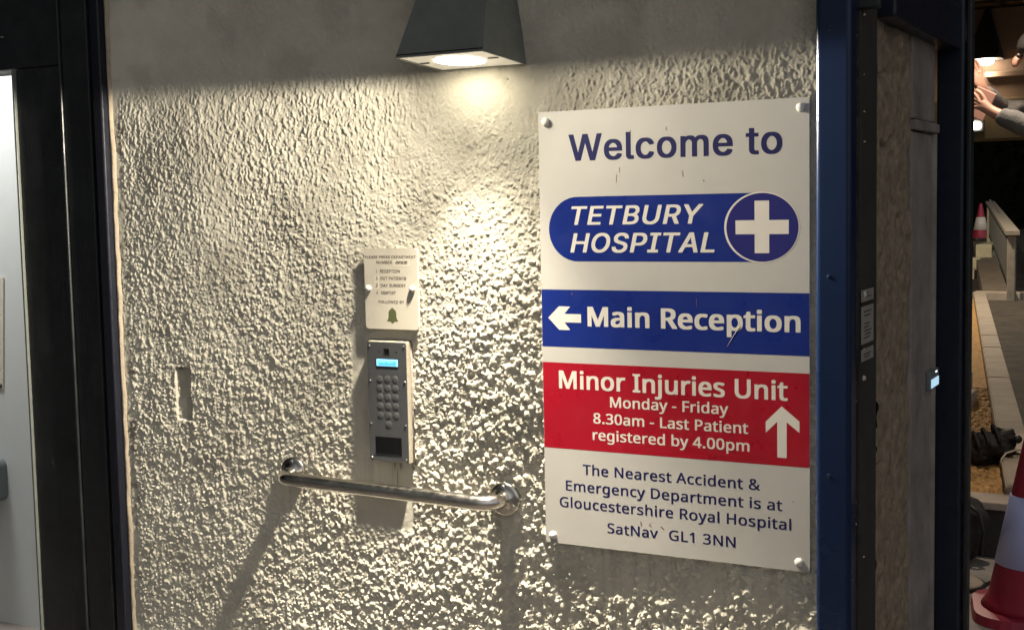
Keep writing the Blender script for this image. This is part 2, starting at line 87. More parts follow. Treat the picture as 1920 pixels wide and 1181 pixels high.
  'o': (415, '207,-8 174,-5 144,3 117,16 93,35 72,58 56,85 44,116 37,150 34,187 37,225 44,260 56,291 72,318 93,341 117,360 144,374 174,382 207,384 241,382 271,374 299,360 323,341 343,318 359,291 371,260 379,225 381,187 379,150 371,116 359,85 343,58 323,35 299,16 271,3 241,-5|207,46 231,49 252,55 270,66 285,80 298,97 307,117 314,139 318,163 319,187 318,212 314,236 307,258 298,278 285,296 270,310 252,321 231,328 207,330 184,328 163,321 145,310 130,296 118,278 108,258 102,236 98,212 96,187 98,163 102,139 108,117 118,97 130,80 145,66 163,55 184,49'),
  't': (227, '204,379 204,327 6,327 6,379|65,471 126,471 126,98 127,83 130,70 136,61 144,55 156,51 170,50 185,51 202,54 213,2 207,0 200,-2 192,-3 184,-3 176,-4 168,-4 138,-1 113,7 92,21 77,41 68,64 65,93'),
 },
}


# ------------------------------------------------------------------ materials
def mat(name, col, rough=0.6, metal=0.0, spec=0.5, coat=0.0, var=0.0, vscale=8.0, bump=0.0, bscale=60.0, rvar=0.0):
    m = bpy.data.materials.new(name); m.use_nodes = True
    nt = m.node_tree; N = nt.nodes; L = nt.links
    b = N['Principled BSDF']
    b.inputs['Base Color'].default_value = (*col, 1)
    b.inputs['Roughness'].default_value = rough
    b.inputs['Metallic'].default_value = metal
    b.inputs['Specular IOR Level'].default_value = spec
    b.inputs['Coat Weight'].default_value = coat
    tc = N.new('ShaderNodeTexCoord')
    if var > 0:
        n = N.new('ShaderNodeTexNoise'); n.inputs['Scale'].default_value = vscale; n.inputs['Detail'].default_value = 6
        n.inputs['Roughness'].default_value = 0.65
        L.new(tc.outputs['Object'], n.inputs['Vector'])
        r = N.new('ShaderNodeMapRange'); r.inputs[1].default_value = .3; r.inputs[2].default_value = .7
        r.inputs[3].default_value = 1 - var; r.inputs[4].default_value = 1 + var * .6
        L.new(n.outputs['Fac'], r.inputs[0])
        x = N.new('ShaderNodeVectorMath'); x.operation = 'SCALE'; x.inputs[0].default_value = col
        L.new(r.outputs[0], x.inputs['Scale']); L.new(x.outputs[0], b.inputs['Base Color'])
    if rvar > 0:
        n = N.new('ShaderNodeTexNoise'); n.inputs['Scale'].default_value = vscale * 2.3; n.inputs['Detail'].default_value = 5
        L.new(tc.outputs['Object'], n.inputs['Vector'])
        r = N.new('ShaderNodeMapRange'); r.inputs[1].default_value = .35; r.inputs[2].default_value = .7
        r.inputs[3].default_value = max(rough - rvar, .02); r.inputs[4].default_value = min(rough + rvar, 1)
        L.new(n.outputs['Fac'], r.inputs[0]); L.new(r.outputs[0], b.inputs['Roughness'])
    if bump > 0:
        n = N.new('ShaderNodeTexNoise'); n.inputs['Scale'].default_value = bscale; n.inputs['Detail'].default_value = 6
        L.new(tc.outputs['Object'], n.inputs['Vector'])
        bp = N.new('ShaderNodeBump'); bp.inputs['Strength'].default_value = bump; bp.inputs['Distance'].default_value = .01
        L.new(n.outputs['Fac'], bp.inputs['Height']); L.new(bp.outputs[0], b.inputs['Normal'])
    return m

def emit(name, col, strength):
    m = bpy.data.materials.new(name); m.use_nodes = True
    b = m.node_tree.nodes['Principled BSDF']
    b.inputs['Base Color'].default_value = (*col, 1)
    b.inputs['Emission Color'].default_value = (*col, 1)
    b.inputs['Emission Strength'].default_value = strength
    return m

M = {}
M['navy'] = mat('navy_paint', (.0058, .0165, .054), .30, spec=.3, coat=.1, var=.06, vscale=3, rvar=.03)
M['navyblack'] = mat('dull_navy_paint', (.010, .011, .018), .40, spec=.4, var=.12, vscale=30, rvar=.08)
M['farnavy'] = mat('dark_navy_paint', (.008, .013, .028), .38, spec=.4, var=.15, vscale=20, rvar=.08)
M['black'] = mat('black_paint', (.016, .018, .020), .45, var=.3, vscale=9, bump=.06, bscale=150, rvar=.12)
M['blackmetal'] = mat('dark_grey_metal', (.17, .18, .165), .5, var=.15, vscale=20, rvar=.1)
M['plate'] = emit('glowing_lamp_plate', (.62, .58, .50), .34)  # weak emission stands in for lamplight on the pale plate
M['signwhite'] = mat('sign_white', (.51, .488, .452), .36, spec=.45, var=.05, vscale=7, rvar=.08)
M['signblue'] = mat('sign_blue', (.0082, .0225, .18), .34, spec=.4, var=.04, vscale=9, rvar=.08)
M['signred'] = mat('sign_red', (.34, .0065, .019), .34, spec=.4, var=.08, vscale=9, rvar=.08)
M['ink'] = mat('navy_lettering', (.009, .009, .075), .4)
M['signtext'] = mat('white_lettering', (.72, .67, .60), .4, var=.04, vscale=30)
M['cap'] = mat('white_screw_cap', (.72, .70, .64), .25, coat=.4)
M['dirt'] = mat('dirt_mark', (.20, .10, .05), .8)
M['notice'] = mat('notice_card', (.60, .55, .46), .45, var=.06, vscale=25)
M['noticeink'] = mat('notice_ink', (.07, .055, .045), .6)
M['tape'] = mat('paper_patch', (.66, .61, .50), .4)
M['bell'] = mat('olive_bell', (.10, .11, .045), .5)
M['steel'] = mat('polished_steel', (.66, .63, .58), .20, metal=1, var=.05, vscale=30, rvar=.05, bump=.015, bscale=300)
M['keyplate'] = mat('grey_steel_plate', (.056, .058, .063), .5, metal=.1, var=.08, vscale=50, rvar=.08)
M['button'] = mat('steel_button', (.066, .068, .072), .4, metal=.1)
M['glossblack'] = mat('gloss_black', (.006, .006, .007), .2)
M['screw'] = mat('bright_screw', (.8, .78, .74), .2, metal=1)
M['beige'] = mat('beige_render', (.30, .265, .20), .8, var=.15, vscale=30, bump=.15, bscale=90)
M['lcd'] = emit('lcd_blue', (.05, .34, .80), 1.0)
M['lcdrim'] = emit('lcd_rim', (.22, .62, .92), 1.15)
M['led'] = emit('lamp_lens', (1, .93, .74), 30)
M['led2'] = emit('far_lamp_lens', (1, .88, .74), 22)
M['peach'] = mat('peach_mortar', (.40, .33, .245), .85, var=.2, vscale=18, bump=.3, bscale=70)
M['stone'] = mat('brown_stone', (.27, .215, .155), .95, spec=.1, var=.40, vscale=24, bump=.8, bscale=45)
M['plaster'] = mat('grey_plaster', (.26, .225, .205), .9, spec=.2, var=.35, vscale=8, bump=.6, bscale=40)
M['dark'] = mat('dark_reveal', (.030, .026, .022), .8, var=.3, vscale=12)
M['paper'] = mat('paper_sheet', (.30, .27, .25), .7, var=.1, vscale=20)
M['wallwhite'] = mat('white_emulsion', (.58, .60, .59), .6, var=.03, vscale=3)
M['greyplastic'] = mat('grey_plastic', (.16, .18, .19), .4)
M['paving'] = mat('pale_paving', (.30, .265, .235), .85, var=.3, vscale=5, bump=.3, bscale=60)
M['path'] = mat('grey_path', (.075, .062, .048), .95, var=.5, vscale=6, bump=.7, bscale=50)
M['soil'] = mat('dark_soil', (.035, .028, .02), 1, var=.5, vscale=3, bump=.5, bscale=30)
M['coping'] = mat('pale_concrete', (.42, .35, .28), .85, var=.2, vscale=5, bump=.25, bscale=60)
M['whiteblock'] = mat('white_block', (.55, .50, .34), .85, var=.2, vscale=6)
M['kerbdark'] = mat('dark_kerb', (.05, .045, .04), .85, var=.3, vscale=9, bump=.2, bscale=50)
M['gravel'] = mat('ochre_gravel', (.50, .29, .11), .9, var=.75, vscale=38)
M['conered'] = mat('cone_red', (.34, .022, .05), .5, var=.12, vscale=12)
M['conewhite'] = mat('blue_lit_sleeve', (.52, .58, .98), .35, var=.06, vscale=15)  # white sleeve, the bluish light on it put into the colour
M['conewhite2'] = mat('far_cone_sleeve', (.72, .66, .58), .4)
M['timber'] = mat('weathered_timber', (.26, .23, .19), .8, var=.3, vscale=10)
M['bars'] = mat('dark_bars', (.09, .085, .075), .6)
M['bag'] = mat('black_fabric', (.018, .015, .016), .7, var=.4, vscale=25, bump=.4, bscale=70)
M['cable'] = mat('white_cable', (.55, .52, .46), .5)
M['leaf'] = mat('night_leaf', (.0035, .0045, .0025), .9, spec=.1)
M['soffit'] = mat('brown_soffit', (.30, .205, .135), .8, var=.25, vscale=3)
M['batten'] = mat('dark_batten', (.06, .04, .025), .8)
M['lintel'] = mat('khaki_lintel', (.16, .12, .06), .85, var=.25, vscale=4)
M['skin'] = mat('skin', (.50, .27, .19), .5, spec=.4)
M['hoodie'] = mat('grey_hoodie', (.15, .14, .135), .9, var=.2, vscale=20, bump=.4, bscale=60)
M['trousers'] = mat('dark_trousers', (.02, .02, .025), .9)
M['shoe'] = mat('black_shoe', (.015, .015, .015), .5)
M['knit'] = mat('black_knit', (.02, .016, .014), .95, bump=.5, bscale=90)
M['tablet'] = mat('pink_case', (.50, .27, .22), .45)
M['eye'] = mat('eye', (.05, .04, .035), .2)

# stucco: painted cream render with age stains and darker hollows, colour driven by a few mesh attributes
def stucco_mat():
    m = mat('cream_stucco', (.60, .55, .44), 1.0, spec=.0)
    m.node_tree.nodes['Principled BSDF'].inputs['Diffuse Roughness'].default_value = 1.0
    nt = m.node_tree; N = nt.nodes; L = nt.links; b = N['Principled BSDF']
    tc = N.new('ShaderNodeTexCoord')
    n = N.new('ShaderNodeTexNoise'); n.inputs['Scale'].default_value = 3.0; n.inputs['Detail'].default_value = 8; n.inputs['Roughness'].default_value = .7
    L.new(tc.outputs['Object'], n.inputs['Vector'])
    r = N.new('ShaderNodeValToRGB')
    r.color_ramp.elements[0].position = .30; r.color_ramp.elements[0].color = (.50, .468, .392, 1)
    r.color_ramp.elements[1].position = .68; r.color_ramp.elements[1].color = (.70, .66, .56, 1)
    L.new(n.outputs['Fac'], r.inputs[0])
    a = N.new('ShaderNodeAttribute'); a.attribute_name = 'stain_tone'
    mx = N.new('ShaderNodeMix'); mx.data_type = 'RGBA'
    L.new(a.outputs['Fac'], mx.inputs[0]); L.new(r.outputs[0], mx.inputs[6]); mx.inputs[7].default_value = (.085, .062, .038, 1)
    L.new(mx.outputs[2], b.inputs['Base Color'])
    n2 = N.new('ShaderNodeTexNoise'); n2.inputs['Scale'].default_value = 260; n2.inputs['Detail'].default_value = 3
    L.new(tc.outputs['Object'], n2.inputs['Vector'])
    bp = N.new('ShaderNodeBump'); bp.inputs['Strength'].default_value = .35; bp.inputs['Distance'].default_value = .0015
    L.new(n2.outputs['Fac'], bp.inputs['Height']); L.new(bp.outputs[0], b.inputs['Normal'])
    return m
M['stucco'] = stucco_mat()

# ------------------------------------------------------------------ object helpers
def tag(o, label=None, cat=None, group=None, kind=None):
    if label: o['label'] = label
    if cat: o['category'] = cat
    if group: o['group'] = group
    if kind: o['kind'] = kind
    return o

def empty(name, loc, label, cat, group=None, rz=0):
    o = bpy.data.objects.new(name, None); COL.objects.link(o)
    o.location = loc; o.rotation_euler = (0, 0, rz); o.empty_display_size = .05
    return tag(o, label, cat, group)

def link(name, me, material, parent=None, smooth=None):
    o = bpy.data.objects.new(name, me); COL.objects.link(o)
    if material is not None and len(me.materials) == 0: me.materials.append(material)
    if smooth is not None:
        me.polygons.foreach_set('use_smooth', [smooth] * len(me.polygons))
    if parent is not None:                 # geometry below is given in world space unless the parent sits at the origin
        o.parent = parent
        pm = Matrix.Translation(parent.location) @ parent.rotation_euler.to_matrix().to_4x4()
        o.matrix_parent_inverse = pm.inverted()
    return o

def from_bm(name, bm, material, parent=None, smooth=False):
    me = bpy.data.meshes.new(name); bm.normal_update(); bm.to_mesh(me); bm.free()
    return link(name, me, material, parent, smooth)

def bm_box(bm, x0, x1, y0, y1, z0, z1, bevel=0.0, seg=2, mtx=None):
    b2 = bmesh.new()
    bmesh.ops.create_cube(b2, size=1)
    for v in b2.verts:
        v.co = Vector(((x0 + x1) / 2 + v.co.x * (x1 - x0), (y0 + y1) / 2 + v.co.y * (y1 - y0), (z0 + z1) / 2 + v.co.z * (z1 - z0)))
    if bevel > 0:
        bmesh.ops.bevel(b2, geom=list(b2.edges), offset=bevel, segments=seg, affect='EDGES', profile=.5)
    if mtx is not None: bmesh.ops.transform(b2, matrix=mtx, verts=b2.verts)
    me = bpy.data.meshes.new('t'); b2.to_mesh(me); b2.free(); bm.from_mesh(me); bpy.data.meshes.remove(me)

def box(name, x0, x1, y0, y1, z0, z1, material, parent=None, bevel=0.0, seg=2, mtx=None):
    bm = bmesh.new(); bm_box(bm, x0, x1, y0, y1, z0, z1, bevel, seg, mtx)
    return from_bm(name, bm, material, parent)

def bm_prism(bm, pts, y0, y1):
    """outline in x,z (counter-clockwise seen from the front, i.e. looking towards +y) extruded from y0 (front) to y1"""
    f = [bm.verts.new((x, y0, z)) for x, z in pts]
    k = [bm.verts.new((x, y1, z)) for x, z in pts]
    bm.faces.new(f); bm.faces.new(k[::-1])
    n = len(pts)
    for i in range(n): bm.faces.new((f[i], k[i], k[(i + 1) % n], f[(i + 1) % n]))
    bmesh.ops.recalc_face_normals(bm, faces=bm.faces)

def prism(name, pts, y0, y1, material, parent=None):
    bm = bmesh.new(); bm_prism(bm, pts, y0, y1)
    bmesh.ops.triangulate(bm, faces=[f for f in bm.faces if len(f.verts) > 4])
    return from_bm(name, bm, material, parent)

def bm_tube(bm, pts, rad, seg=16, cap=True):
    pts = [Vector(p) for p in pts]
    rads = rad if isinstance(rad, (list, tuple)) else [rad] * len(pts)
    rings = []; up = None
    for i, p in enumerate(pts):
        d = (pts[min(i + 1, len(pts) - 1)] - pts[max(i - 1, 0)]).normalized()
        if up is None:
            up = d.orthogonal().normalized()
        else:
            up = (up - d * up.dot(d)).normalized()
        s = d.cross(up)
        rings.append([bm.verts.new(p + (up * math.cos(a) + s * math.sin(a)) * rads[i]) for a in [2 * math.pi * j / seg for j in range(seg)]])
    for a, b in zip(rings, rings[1:]):
        for j in range(seg): bm.faces.new((a[j], a[(j + 1) % seg], b[(j + 1) % seg], b[j]))
    if cap:
        bm.faces.new(rings[0][::-1]); bm.faces.new(rings[-1])

def tube(name, pts, rad, material, parent=None, seg=16):
    bm = bmesh.new(); bm_tube(bm, pts, rad, seg)
    return from_bm(name, bm, material, parent, True)

def bm_lathe(bm, prof, centre, axis='z', seg=32):
    """prof: (radius, height along the axis); axis 'y' points towards -y (out of the wall)"""
    rings = []
    for r, h in prof:
        ring = []
        for j in range(seg):
            a = 2 * math.pi * j / seg
            if axis == 'z': v = Vector((r * math.cos(a), r * math.sin(a), h))
            else: v = Vector((r * math.cos(a), -h, r * math.sin(a)))
            ring.append(bm.verts.new(v + Vector(centre)))
        rings.append(ring)
    for a, b in zip(rings, rings[1:]):
        for j in range(seg): bm.faces.new((a[j], a[(j + 1) % seg], b[(j + 1) % seg], b[j]))
    bm.faces.new(rings[0][::-1]); bm.faces.new(rings[-1])
    bmesh.ops.recalc_face_normals(bm, faces=bm.faces)

def lathe(name, prof, centre, material, parent=None, axis='z', seg=32, smooth=True):
    bm = bmesh.new(); bm_lathe(bm, prof, centre, axis, seg)
    return from_bm(name, bm, material, parent, smooth)

def dome(r, h, n=6, base=0.0):
    return [(r, 0)] + [(r * math.cos(t), base + (h - base) * math.sin(t)) for t in [math.pi / 2 * i / n for i in range(n)]] + [(r * .02, h)]

def rounded_rect(x0, x1, z0, z1, r, n=5):
    P = []
    for cx, cz, a0 in ((x1 - r, z0 + r, -90), (x1 - r, z1 - r, 0), (x0 + r, z1 - r, 90), (x0 + r, z0 + r, 180)):
        for i in range(n + 1):
            a = R(a0 + 90 * i / n); P.append((cx + r * math.cos(a), cz + r * math.sin(a)))
    return P

# ------------------------------------------------------------------ lettering
def glyph_mesh(polys):
    cu = bpy.data.curves.new('g', 'CURVE'); cu.dimensions = '2D'; cu.fill_mode = 'BOTH'
    for P in polys:
        s = cu.splines.new('POLY'); s.points.add(len(P) - 1); s.use_cyclic_u = True
        for i, (x, y) in enumerate(P): s.points[i].co = (x, y, 0, 1)
    o = bpy.data.objects.new('g', cu); COL.objects.link(o)
    dg = bpy.context.evaluated_depsgraph_get(); dg.update()
    me = bpy.data.meshes.new_from_object(o.evaluated_get(dg), depsgraph=dg)
    bpy.data.objects.remove(o); bpy.data.curves.remove(cu)
    nv = len(me.vertices); co = np.empty(nv * 3); me.vertices.foreach_get('co', co)
    me.calc_loop_triangles(); tr = np.empty(len(me.loop_triangles) * 3, dtype=np.int32); me.loop_triangles.foreach_get('vertices', tr)
    bpy.data.meshes.remove(me)
    return co.reshape(-1, 3)[:, :2], tr.reshape(-1, 3)

def contour_groups(polys):
    """outer contours each with the holes that lie inside it (stems drawn over bowls stay contours of their own)"""
    def sarea(P): return sum(P[i - 1][0] * P[i][1] - P[i][0] * P[i - 1][1] for i in range(len(P))) / 2
    def inside(p, P):
        c = False
        for i in range(len(P)):
            (x1, y1), (x2, y2) = P[i - 1], P[i]
            if (y1 > p[1]) != (y2 > p[1]) and p[0] < (x2 - x1) * (p[1] - y1) / (y2 - y1) + x1: c = not c
        return c
    A = [sarea(P) for P in polys]
    sg = 1 if A[max(range(len(A)), key=lambda i: abs(A[i]))] > 0 else -1
    outs = [i for i in range(len(A)) if A[i] * sg > 0]
    G = {i: [polys[i]] for i in outs}
    for i in range(len(A)):
        if i in G: continue
        hold = [k for k in outs if all(inside(q, polys[k]) for q in polys[i][::3])]
        if hold: G[min(hold, key=lambda k: abs(A[k]))].append(polys[i])
    return list(G.values())

def lettering(name, text, font, x0, x1, zb, cap, y, material, parent, bold=0.0, shear=0.0, track=0.0):
    """text between x0 and x1 on the baseline zb; bold thickens every stroke by that part of the capital height"""
    G = GLYPHS[font]
    def height(ch):
        return max(p[1] for s in dec(G[ch][1]) for p in s)
    def dec(s):
        return [[tuple(map(int, q.split(','))) for q in sp.split(' ')] for sp in s.split('|')] if s else []
    H = height('T')
    pen = 0.0; words_ = [[]]
    for ch in text:
        adv, enc = G[ch]
        if ch == ' ':
            if words_[-1]: words_.append([])
        for s in dec(enc): words_[-1].append([(x + pen + shear * yy, yy) for x, yy in s])
        pen += adv + track * H
    b = bold * cap
    lo = min(p[0] for w in words_ for s in w for p in s); hi = max(p[0] for w in words_ for s in w for p in s)
    sx = (x1 - x0 - 2 * b) / (hi - lo); sz = (cap - b) / H
    offs = [(0, 0)]
    if b > 0:
        c = b * .5
        offs = [(0, 0), (b, c), (-b, c), (b, -c), (-b, -c), (b, 0), (-b, 0), (0, c), (0, -c)]
        if bold > .05: offs += [(b * i, c * j) for i in (-.5, .5) for j in (-.5, .5)]
    for w in words_:
        # fill in big units, then shrink: the fill is not reliable at millimetre size
        V = []; F = []; n0 = 0; k = 0
        for grp in contour_groups(w):
            co, tr = glyph_mesh([[((b + (p[0] - lo) * sx) * 100, (b * .5 + p[1] * sz) * 100) for p in s] for s in grp])
            co = co / 100 + np.array([x0, zb])
            for dx, dz in offs:
                V.append(np.column_stack([co[:, 0] + dx, np.full(len(co), y - .000003 * (k % 40)), co[:, 1] + dz])); F.append(tr + n0)
                n0 += len(co); k += 1
        me = bpy.data.meshes.new(name); me.from_pydata(np.vstack(V).tolist(), [], np.vstack(F).tolist())
        link(name, me, material, parent)

# ------------------------------------------------------------------ height fields
def noise2(nx, ny, cell, seed, octaves=4):
    """smooth value noise on an nx*ny grid, cell in grid steps"""
    g = np.random.default_rng(seed); out = np.zeros((nx, ny)); amp = 1.0; tot = 0
    for o in range(octaves):
        c = max(cell / 2 ** o, 2.0)
        mx, my = int(nx / c) + 3, int(ny / c) + 3
        t = g.random((mx, my))
        u = np.arange(nx) / c; v = np.arange(ny) / c
        i = u.astype(int); j = v.astype(int); fu = u - i; fv = v - j
        fu = fu * fu * (3 - 2 * fu); fv = fv * fv * (3 - 2 * fv)
        A = t[np.ix_(i, j)] * (1 - fu)[:, None] + t[np.ix_(i + 1, j)] * fu[:, None]
        B = t[np.ix_(i, j + 1)] * (1 - fu)[:, None] + t[np.ix_(i + 1, j + 1)] * fu[:, None]
        out += amp * (A * (1 - fv) + B * fv); tot += amp; amp *= .5
    return out / tot

def stamp(H, cx, cy, a, b, th, h, power=.75):
    """raise blobs: centres cx,cy and half axes a,b in grid steps, turned by th, height h; overlapping blobs keep the highest"""
    nx, ny = H.shape
    ext = int(np.ceil(max(a.max(), b.max())))
    ix = np.round(cx).astype(int); iy = np.round(cy).astype(int)
    c, s = np.cos(th), np.sin(th)
    for dx in range(-ext, ext + 1):
        for dy in range(-ext, ext + 1):
            X = ix + dx; Y = iy + dy
            u = X - cx; v = Y - cy
            p = (u * c + v * s) / a; q = (-u * s + v * c) / b
            d = p * p + q * q
            ok = (d < 1) & (X >= 0) & (X < nx) & (Y >= 0) & (Y < ny)
            if ok.any():
                np.maximum.at(H, (X[ok], Y[ok]), h[ok] * (1 - d[ok]) ** power)

def blur(H, k):
    for _ in range(k):
        P = np.pad(H, 1, mode='edge')
        H = (P[:-2, 1:-1] + P[2:, 1:-1] + P[1:-1, :-2] + P[1:-1, 2:] + 4 * P[1:-1, 1:-1]) / 8
    return H

def grid_mesh(name, V, nx, ny, flip=False):
    idx = np.arange(nx * ny).reshape(nx, ny)
    q = np.stack([idx[:-1, :-1], idx[1:, :-1], idx[1:, 1:], idx[:-1, 1:]], -1).reshape(-1, 4)
    if flip: q = q[:, ::-1]
    me = bpy.data.meshes.new(name)
    me.vertices.add(nx * ny); me.vertices.foreach_set('co', V.reshape(-1).astype(np.float32))
    nf = len(q)
    me.loops.add(nf * 4); me.loops.foreach_set('vertex_index', q.reshape(-1).astype(np.int32))
    me.polygons.add(nf); me.polygons.foreach_set('loop_start', np.arange(0, nf * 4, 4, dtype=np.int32))
    me.polygons.foreach_set('loop_total', np.full(nf, 4, dtype=np.int32))
    me.update(calc_edges=True); me.validate()
    me.polygons.foreach_set('use_smooth', np.ones(nf, dtype=bool))
    return me

def sstep(a, b, x):
    t = np.clip((x - a) / (b - a), 0, 1); return t * t * (3 - 2 * t)

# ================================================================== THE RENDERED WALL
wall = empty('rendered_wall', (-1.6, 0, 0), 'rough cream stucco wall between the black door frame and the navy post', 'wall')
WX0, WX1, WZ0, WZ1 = -2.586, -.626, .38, 2.26
ST = .0016
nx = int((WX1 - WX0) / ST) + 1; nz = int((WZ1 - WZ0) / ST) + 1
gx = np.linspace(WX0, WX1, nx)[:, None] * np.ones((1, nz)); gz = np.ones((nx, 1)) * np.linspace(WZ0, WZ1, nz)[None, :]

def mask_rough(x, z):
    """how coarse the roughcast is: trowelled nearly smooth high up towards the door, coarse low down"""
    s = 1 - .70 * (1 - sstep(-2.45, -1.95, x)) * sstep(1.72, 1.95, z)
    s = s * (1 - .55 * np.exp(-(((x + 1.36) / .10) ** 2 + ((z - 1.84) / .07) ** 2)))
    s = s * (1 - .45 * np.exp(-(((x + 2.25) / .12) ** 2 + ((z - 1.60) / .22) ** 2)))
    s = s * (1 - .35 * np.exp(-(((x + 1.50) / .05) ** 2 + ((z - .80) / .16) ** 2)))
    s = s * (.80 + .35 * sstep(1.5, 1.0, z))
    return s

nb = 92000
bx = rng.uniform(WX0, WX1, nb); bz = rng.uniform(WZ0, WZ1, nb)
low = noise2(nx, nz, 60, 3, 3)
bi = ((bx - WX0) / ST).astype(int).clip(0, nx - 1); bj = ((bz - WZ0) / ST).astype(int).clip(0, nz - 1)
rough = mask_rough(bx, bz)
right = sstep(-1.80, -1.30, bx) * sstep(1.75, 1.15, bz)      # the coarse corner: right of the keypad and low down
amp = (.0008 + .0045 * rng.random(nb) ** 2.2) * rough * (.55 + .9 * low[bi, bj]) * (.72 + .95 * right)
size = 1.0 + .42 * right + .18 * sstep(1.5, .9, bz)
aa = (.0030 + .0050 * rng.random(nb) ** 1.6) * size / ST; bb = aa * rng.uniform(.55, .95, nb)
top = sstep(1.45, 1.8, bz)
th = np.where(rng.random(nb) < .35 + .5 * top, rng.normal(math.pi / 2, .40, nb), rng.uniform(0, math.pi, nb))
aa = aa * (1 + .45 * top); bb = bb * (1 - .15 * top)
keep = rng.random(nb) < (.25 + 1.0 * low[bi, bj]) * (1 - .45 * right)
H = np.zeros((nx, nz))
stamp(H, ((bx - WX0) / ST)[keep], ((bz - WZ0) / ST)[keep], aa[keep], bb[keep], th[keep], amp[keep], .50)
H = blur(H, 1)
mr = mask_rough(gx, gz)
n2_ = 130000                                                # grit between and on the lumps
gx2 = rng.uniform(0, nx - 1, n2_); gz2 = rng.uniform(0, nz - 1, n2_)
H2 = np.zeros((nx, nz)); a2 = rng.uniform(.0014, .0030, n2_) / ST
mr2 = mask_rough(WX0 + gx2 * ST, WZ0 + gz2 * ST)
rt2 = sstep(-1.80, -1.30, WX0 + gx2 * ST) * sstep(1.75, 1.15, WZ0 + gz2 * ST)
stamp(H2, gx2, gz2, a2, a2 * rng.uniform(.6, 1, n2_), rng.uniform(0, 3.14, n2_), (.0004 + .0011 * rng.random(n2_)) * mr2 * (1 + .8 * rt2), .6)
H += H2
H += (noise2(nx, nz, 11, 21, 3) - .5) * .0022 * mr
H += (noise2(nx, nz, 3.6, 22, 2) - .5) * .0007
# hand-floated unevenness of the whole face
und = (noise2(nx, nz, 190, 5, 3) - .5) * .012
und -= .007 * sstep(-1.62, -1.30, gx) * sstep(1.12, .70, gz)          # falls away low down beside the rail
und += .006 * np.exp(-((gx + 1.43) / .06) ** 2) * sstep(1.75, 1.3, gz)  # an upright swelling below the lamp
def rect(x0, x1, z0, z1, e=.006):
    return sstep(x0 - e, x0 + e, gx) * (1 - sstep(x1 - e, x1 + e, gx)) * sstep(z0 - e, z0 + e, gz) * (1 - sstep(z1 - e, z1 + e, gz))
flat = np.clip(rect(-1.838, -1.672, .835, 1.312, .005) + rect(-2.586, -2.558, .3, 2.3, .004) * .75, 0, 1)
H = H * (1 - .93 * flat) + flat * (noise2(nx, nz, 14, 31, 3) - .5) * .0012
# broken-out niche where a switch was taken away
wob = (noise2(nx, nz, 10, 41, 2) - .5) * .004
niche = sstep(-2.400, -2.397, gx + wob) * (1 - sstep(-2.350, -2.347, gx + wob)) * sstep(1.055, 1.059, gz + wob) * (1 - sstep(1.191, 1.195, gz + wob))
depth = -.021 * niche
r1 = sstep(-.003, .005, -2.388 - gx + .5 * wob) * (gz < 1.185)                                   # crumbled left rim
r2 = sstep(0, .007, -2.367 - gx + wob) * sstep(0, .006, 1.120 - gz + .35 * (gx + 2.375) + wob)     # lump left standing low down
rub = niche * np.maximum(r1, r2)
depth += rub * (.015 + .008 * (noise2(nx, nz, 8, 44, 3) - .5))
H = H * (1 - niche) + depth + niche * (noise2(nx, nz, 7, 45, 3) - .5) * .003
H = np.clip(H + und * (1 - .3 * flat), -.04, np.where((gx > -1.325) & (gz > .845), .0062, .0115))
# screw hole and smear beside the lamp
H -= .004 * np.exp(-(((gx + 1.395) / .003) ** 2 + ((gz - 1.872) / .003) ** 2))
Y = -H
# right-hand arris is rounded back
Y = Y + .02 * sstep(-.634, -.626, gx)
ragged = sstep(.55, .75, noise2(nx, nz, 9, 52, 3) - .11) * .010 * sstep(-.64, -.626, gx)
V = np.stack([gx + (noise2(nx, nz, 4, 51, 1) - .5) * .001 + ragged, Y, gz], -1)
me = grid_mesh('stucco_face', V, nx, nz)
stain_tone = np.zeros((nx, nz))
for sx, sz, w, l in ((-1.722, .992, .003, .016), (-1.706, .988, .004, .012), (-1.670, .985, .004, .006), (-1.716, .955, .0015, .03), (-1.395, 1.872, .0022, .003), (-1.668, .998, .006, .006)):
    stain_tone = np.maximum(stain_tone, np.exp(-((gx - sx) / w) ** 2 - ((gz - sz) / l) ** 2) * .85)
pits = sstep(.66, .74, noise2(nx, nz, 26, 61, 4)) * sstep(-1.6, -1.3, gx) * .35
stain_tone = np.maximum(stain_tone, .30 * sstep(.45, .7, noise2(nx, nz, 22, 63, 4)) * np.exp(-((gx + 1.385) / .035) ** 2 - ((gz - 1.868) / .018) ** 2))
drip = noise2(nx, 3, 7, 64, 3)[:, 1][:, None] * np.ones((1, nz))
for x0_, z0_, w_, l_, k_ in ((-2.37, 1.055, .03, .14, .30), (-1.755, 1.0, .08, .17, .22), (-1.42, .90, .04, .25, .28), (-2.02, .905, .04, .2, .18), (-1.02, .846, .30, .22, .18)):
    stain_tone = np.maximum(stain_tone, k_ * sstep(.42, .68, drip) * np.exp(-((gx - x0_) / w_) ** 4) * (gz < z0_) * np.exp(-(z0_ - gz) / l_))
stain_tone = np.maximum(stain_tone, .16 * sstep(.50, .70, noise2(nx, nz, 75, 65, 4)))
stain_tone = np.maximum(stain_tone, pits * sstep(.0008, -.0012, H - und))  # scattered hollows towards the right are darker
stain_tone = np.maximum(stain_tone, .5 * sstep(.52, .7, noise2(nx, nz, 16, 62, 4)) * rect(-2.575, -2.545, .3, 1.9, .006))
at = me.attributes.new('stain_tone', 'FLOAT', 'POINT'); at.data.foreach_set('value', np.clip(stain_tone, 0, 1).reshape(-1).astype(np.float32))
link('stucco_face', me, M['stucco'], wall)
box('wall_core', -2.585, -.66, .034, .85, 0, 3.0, M['beige'], wall)
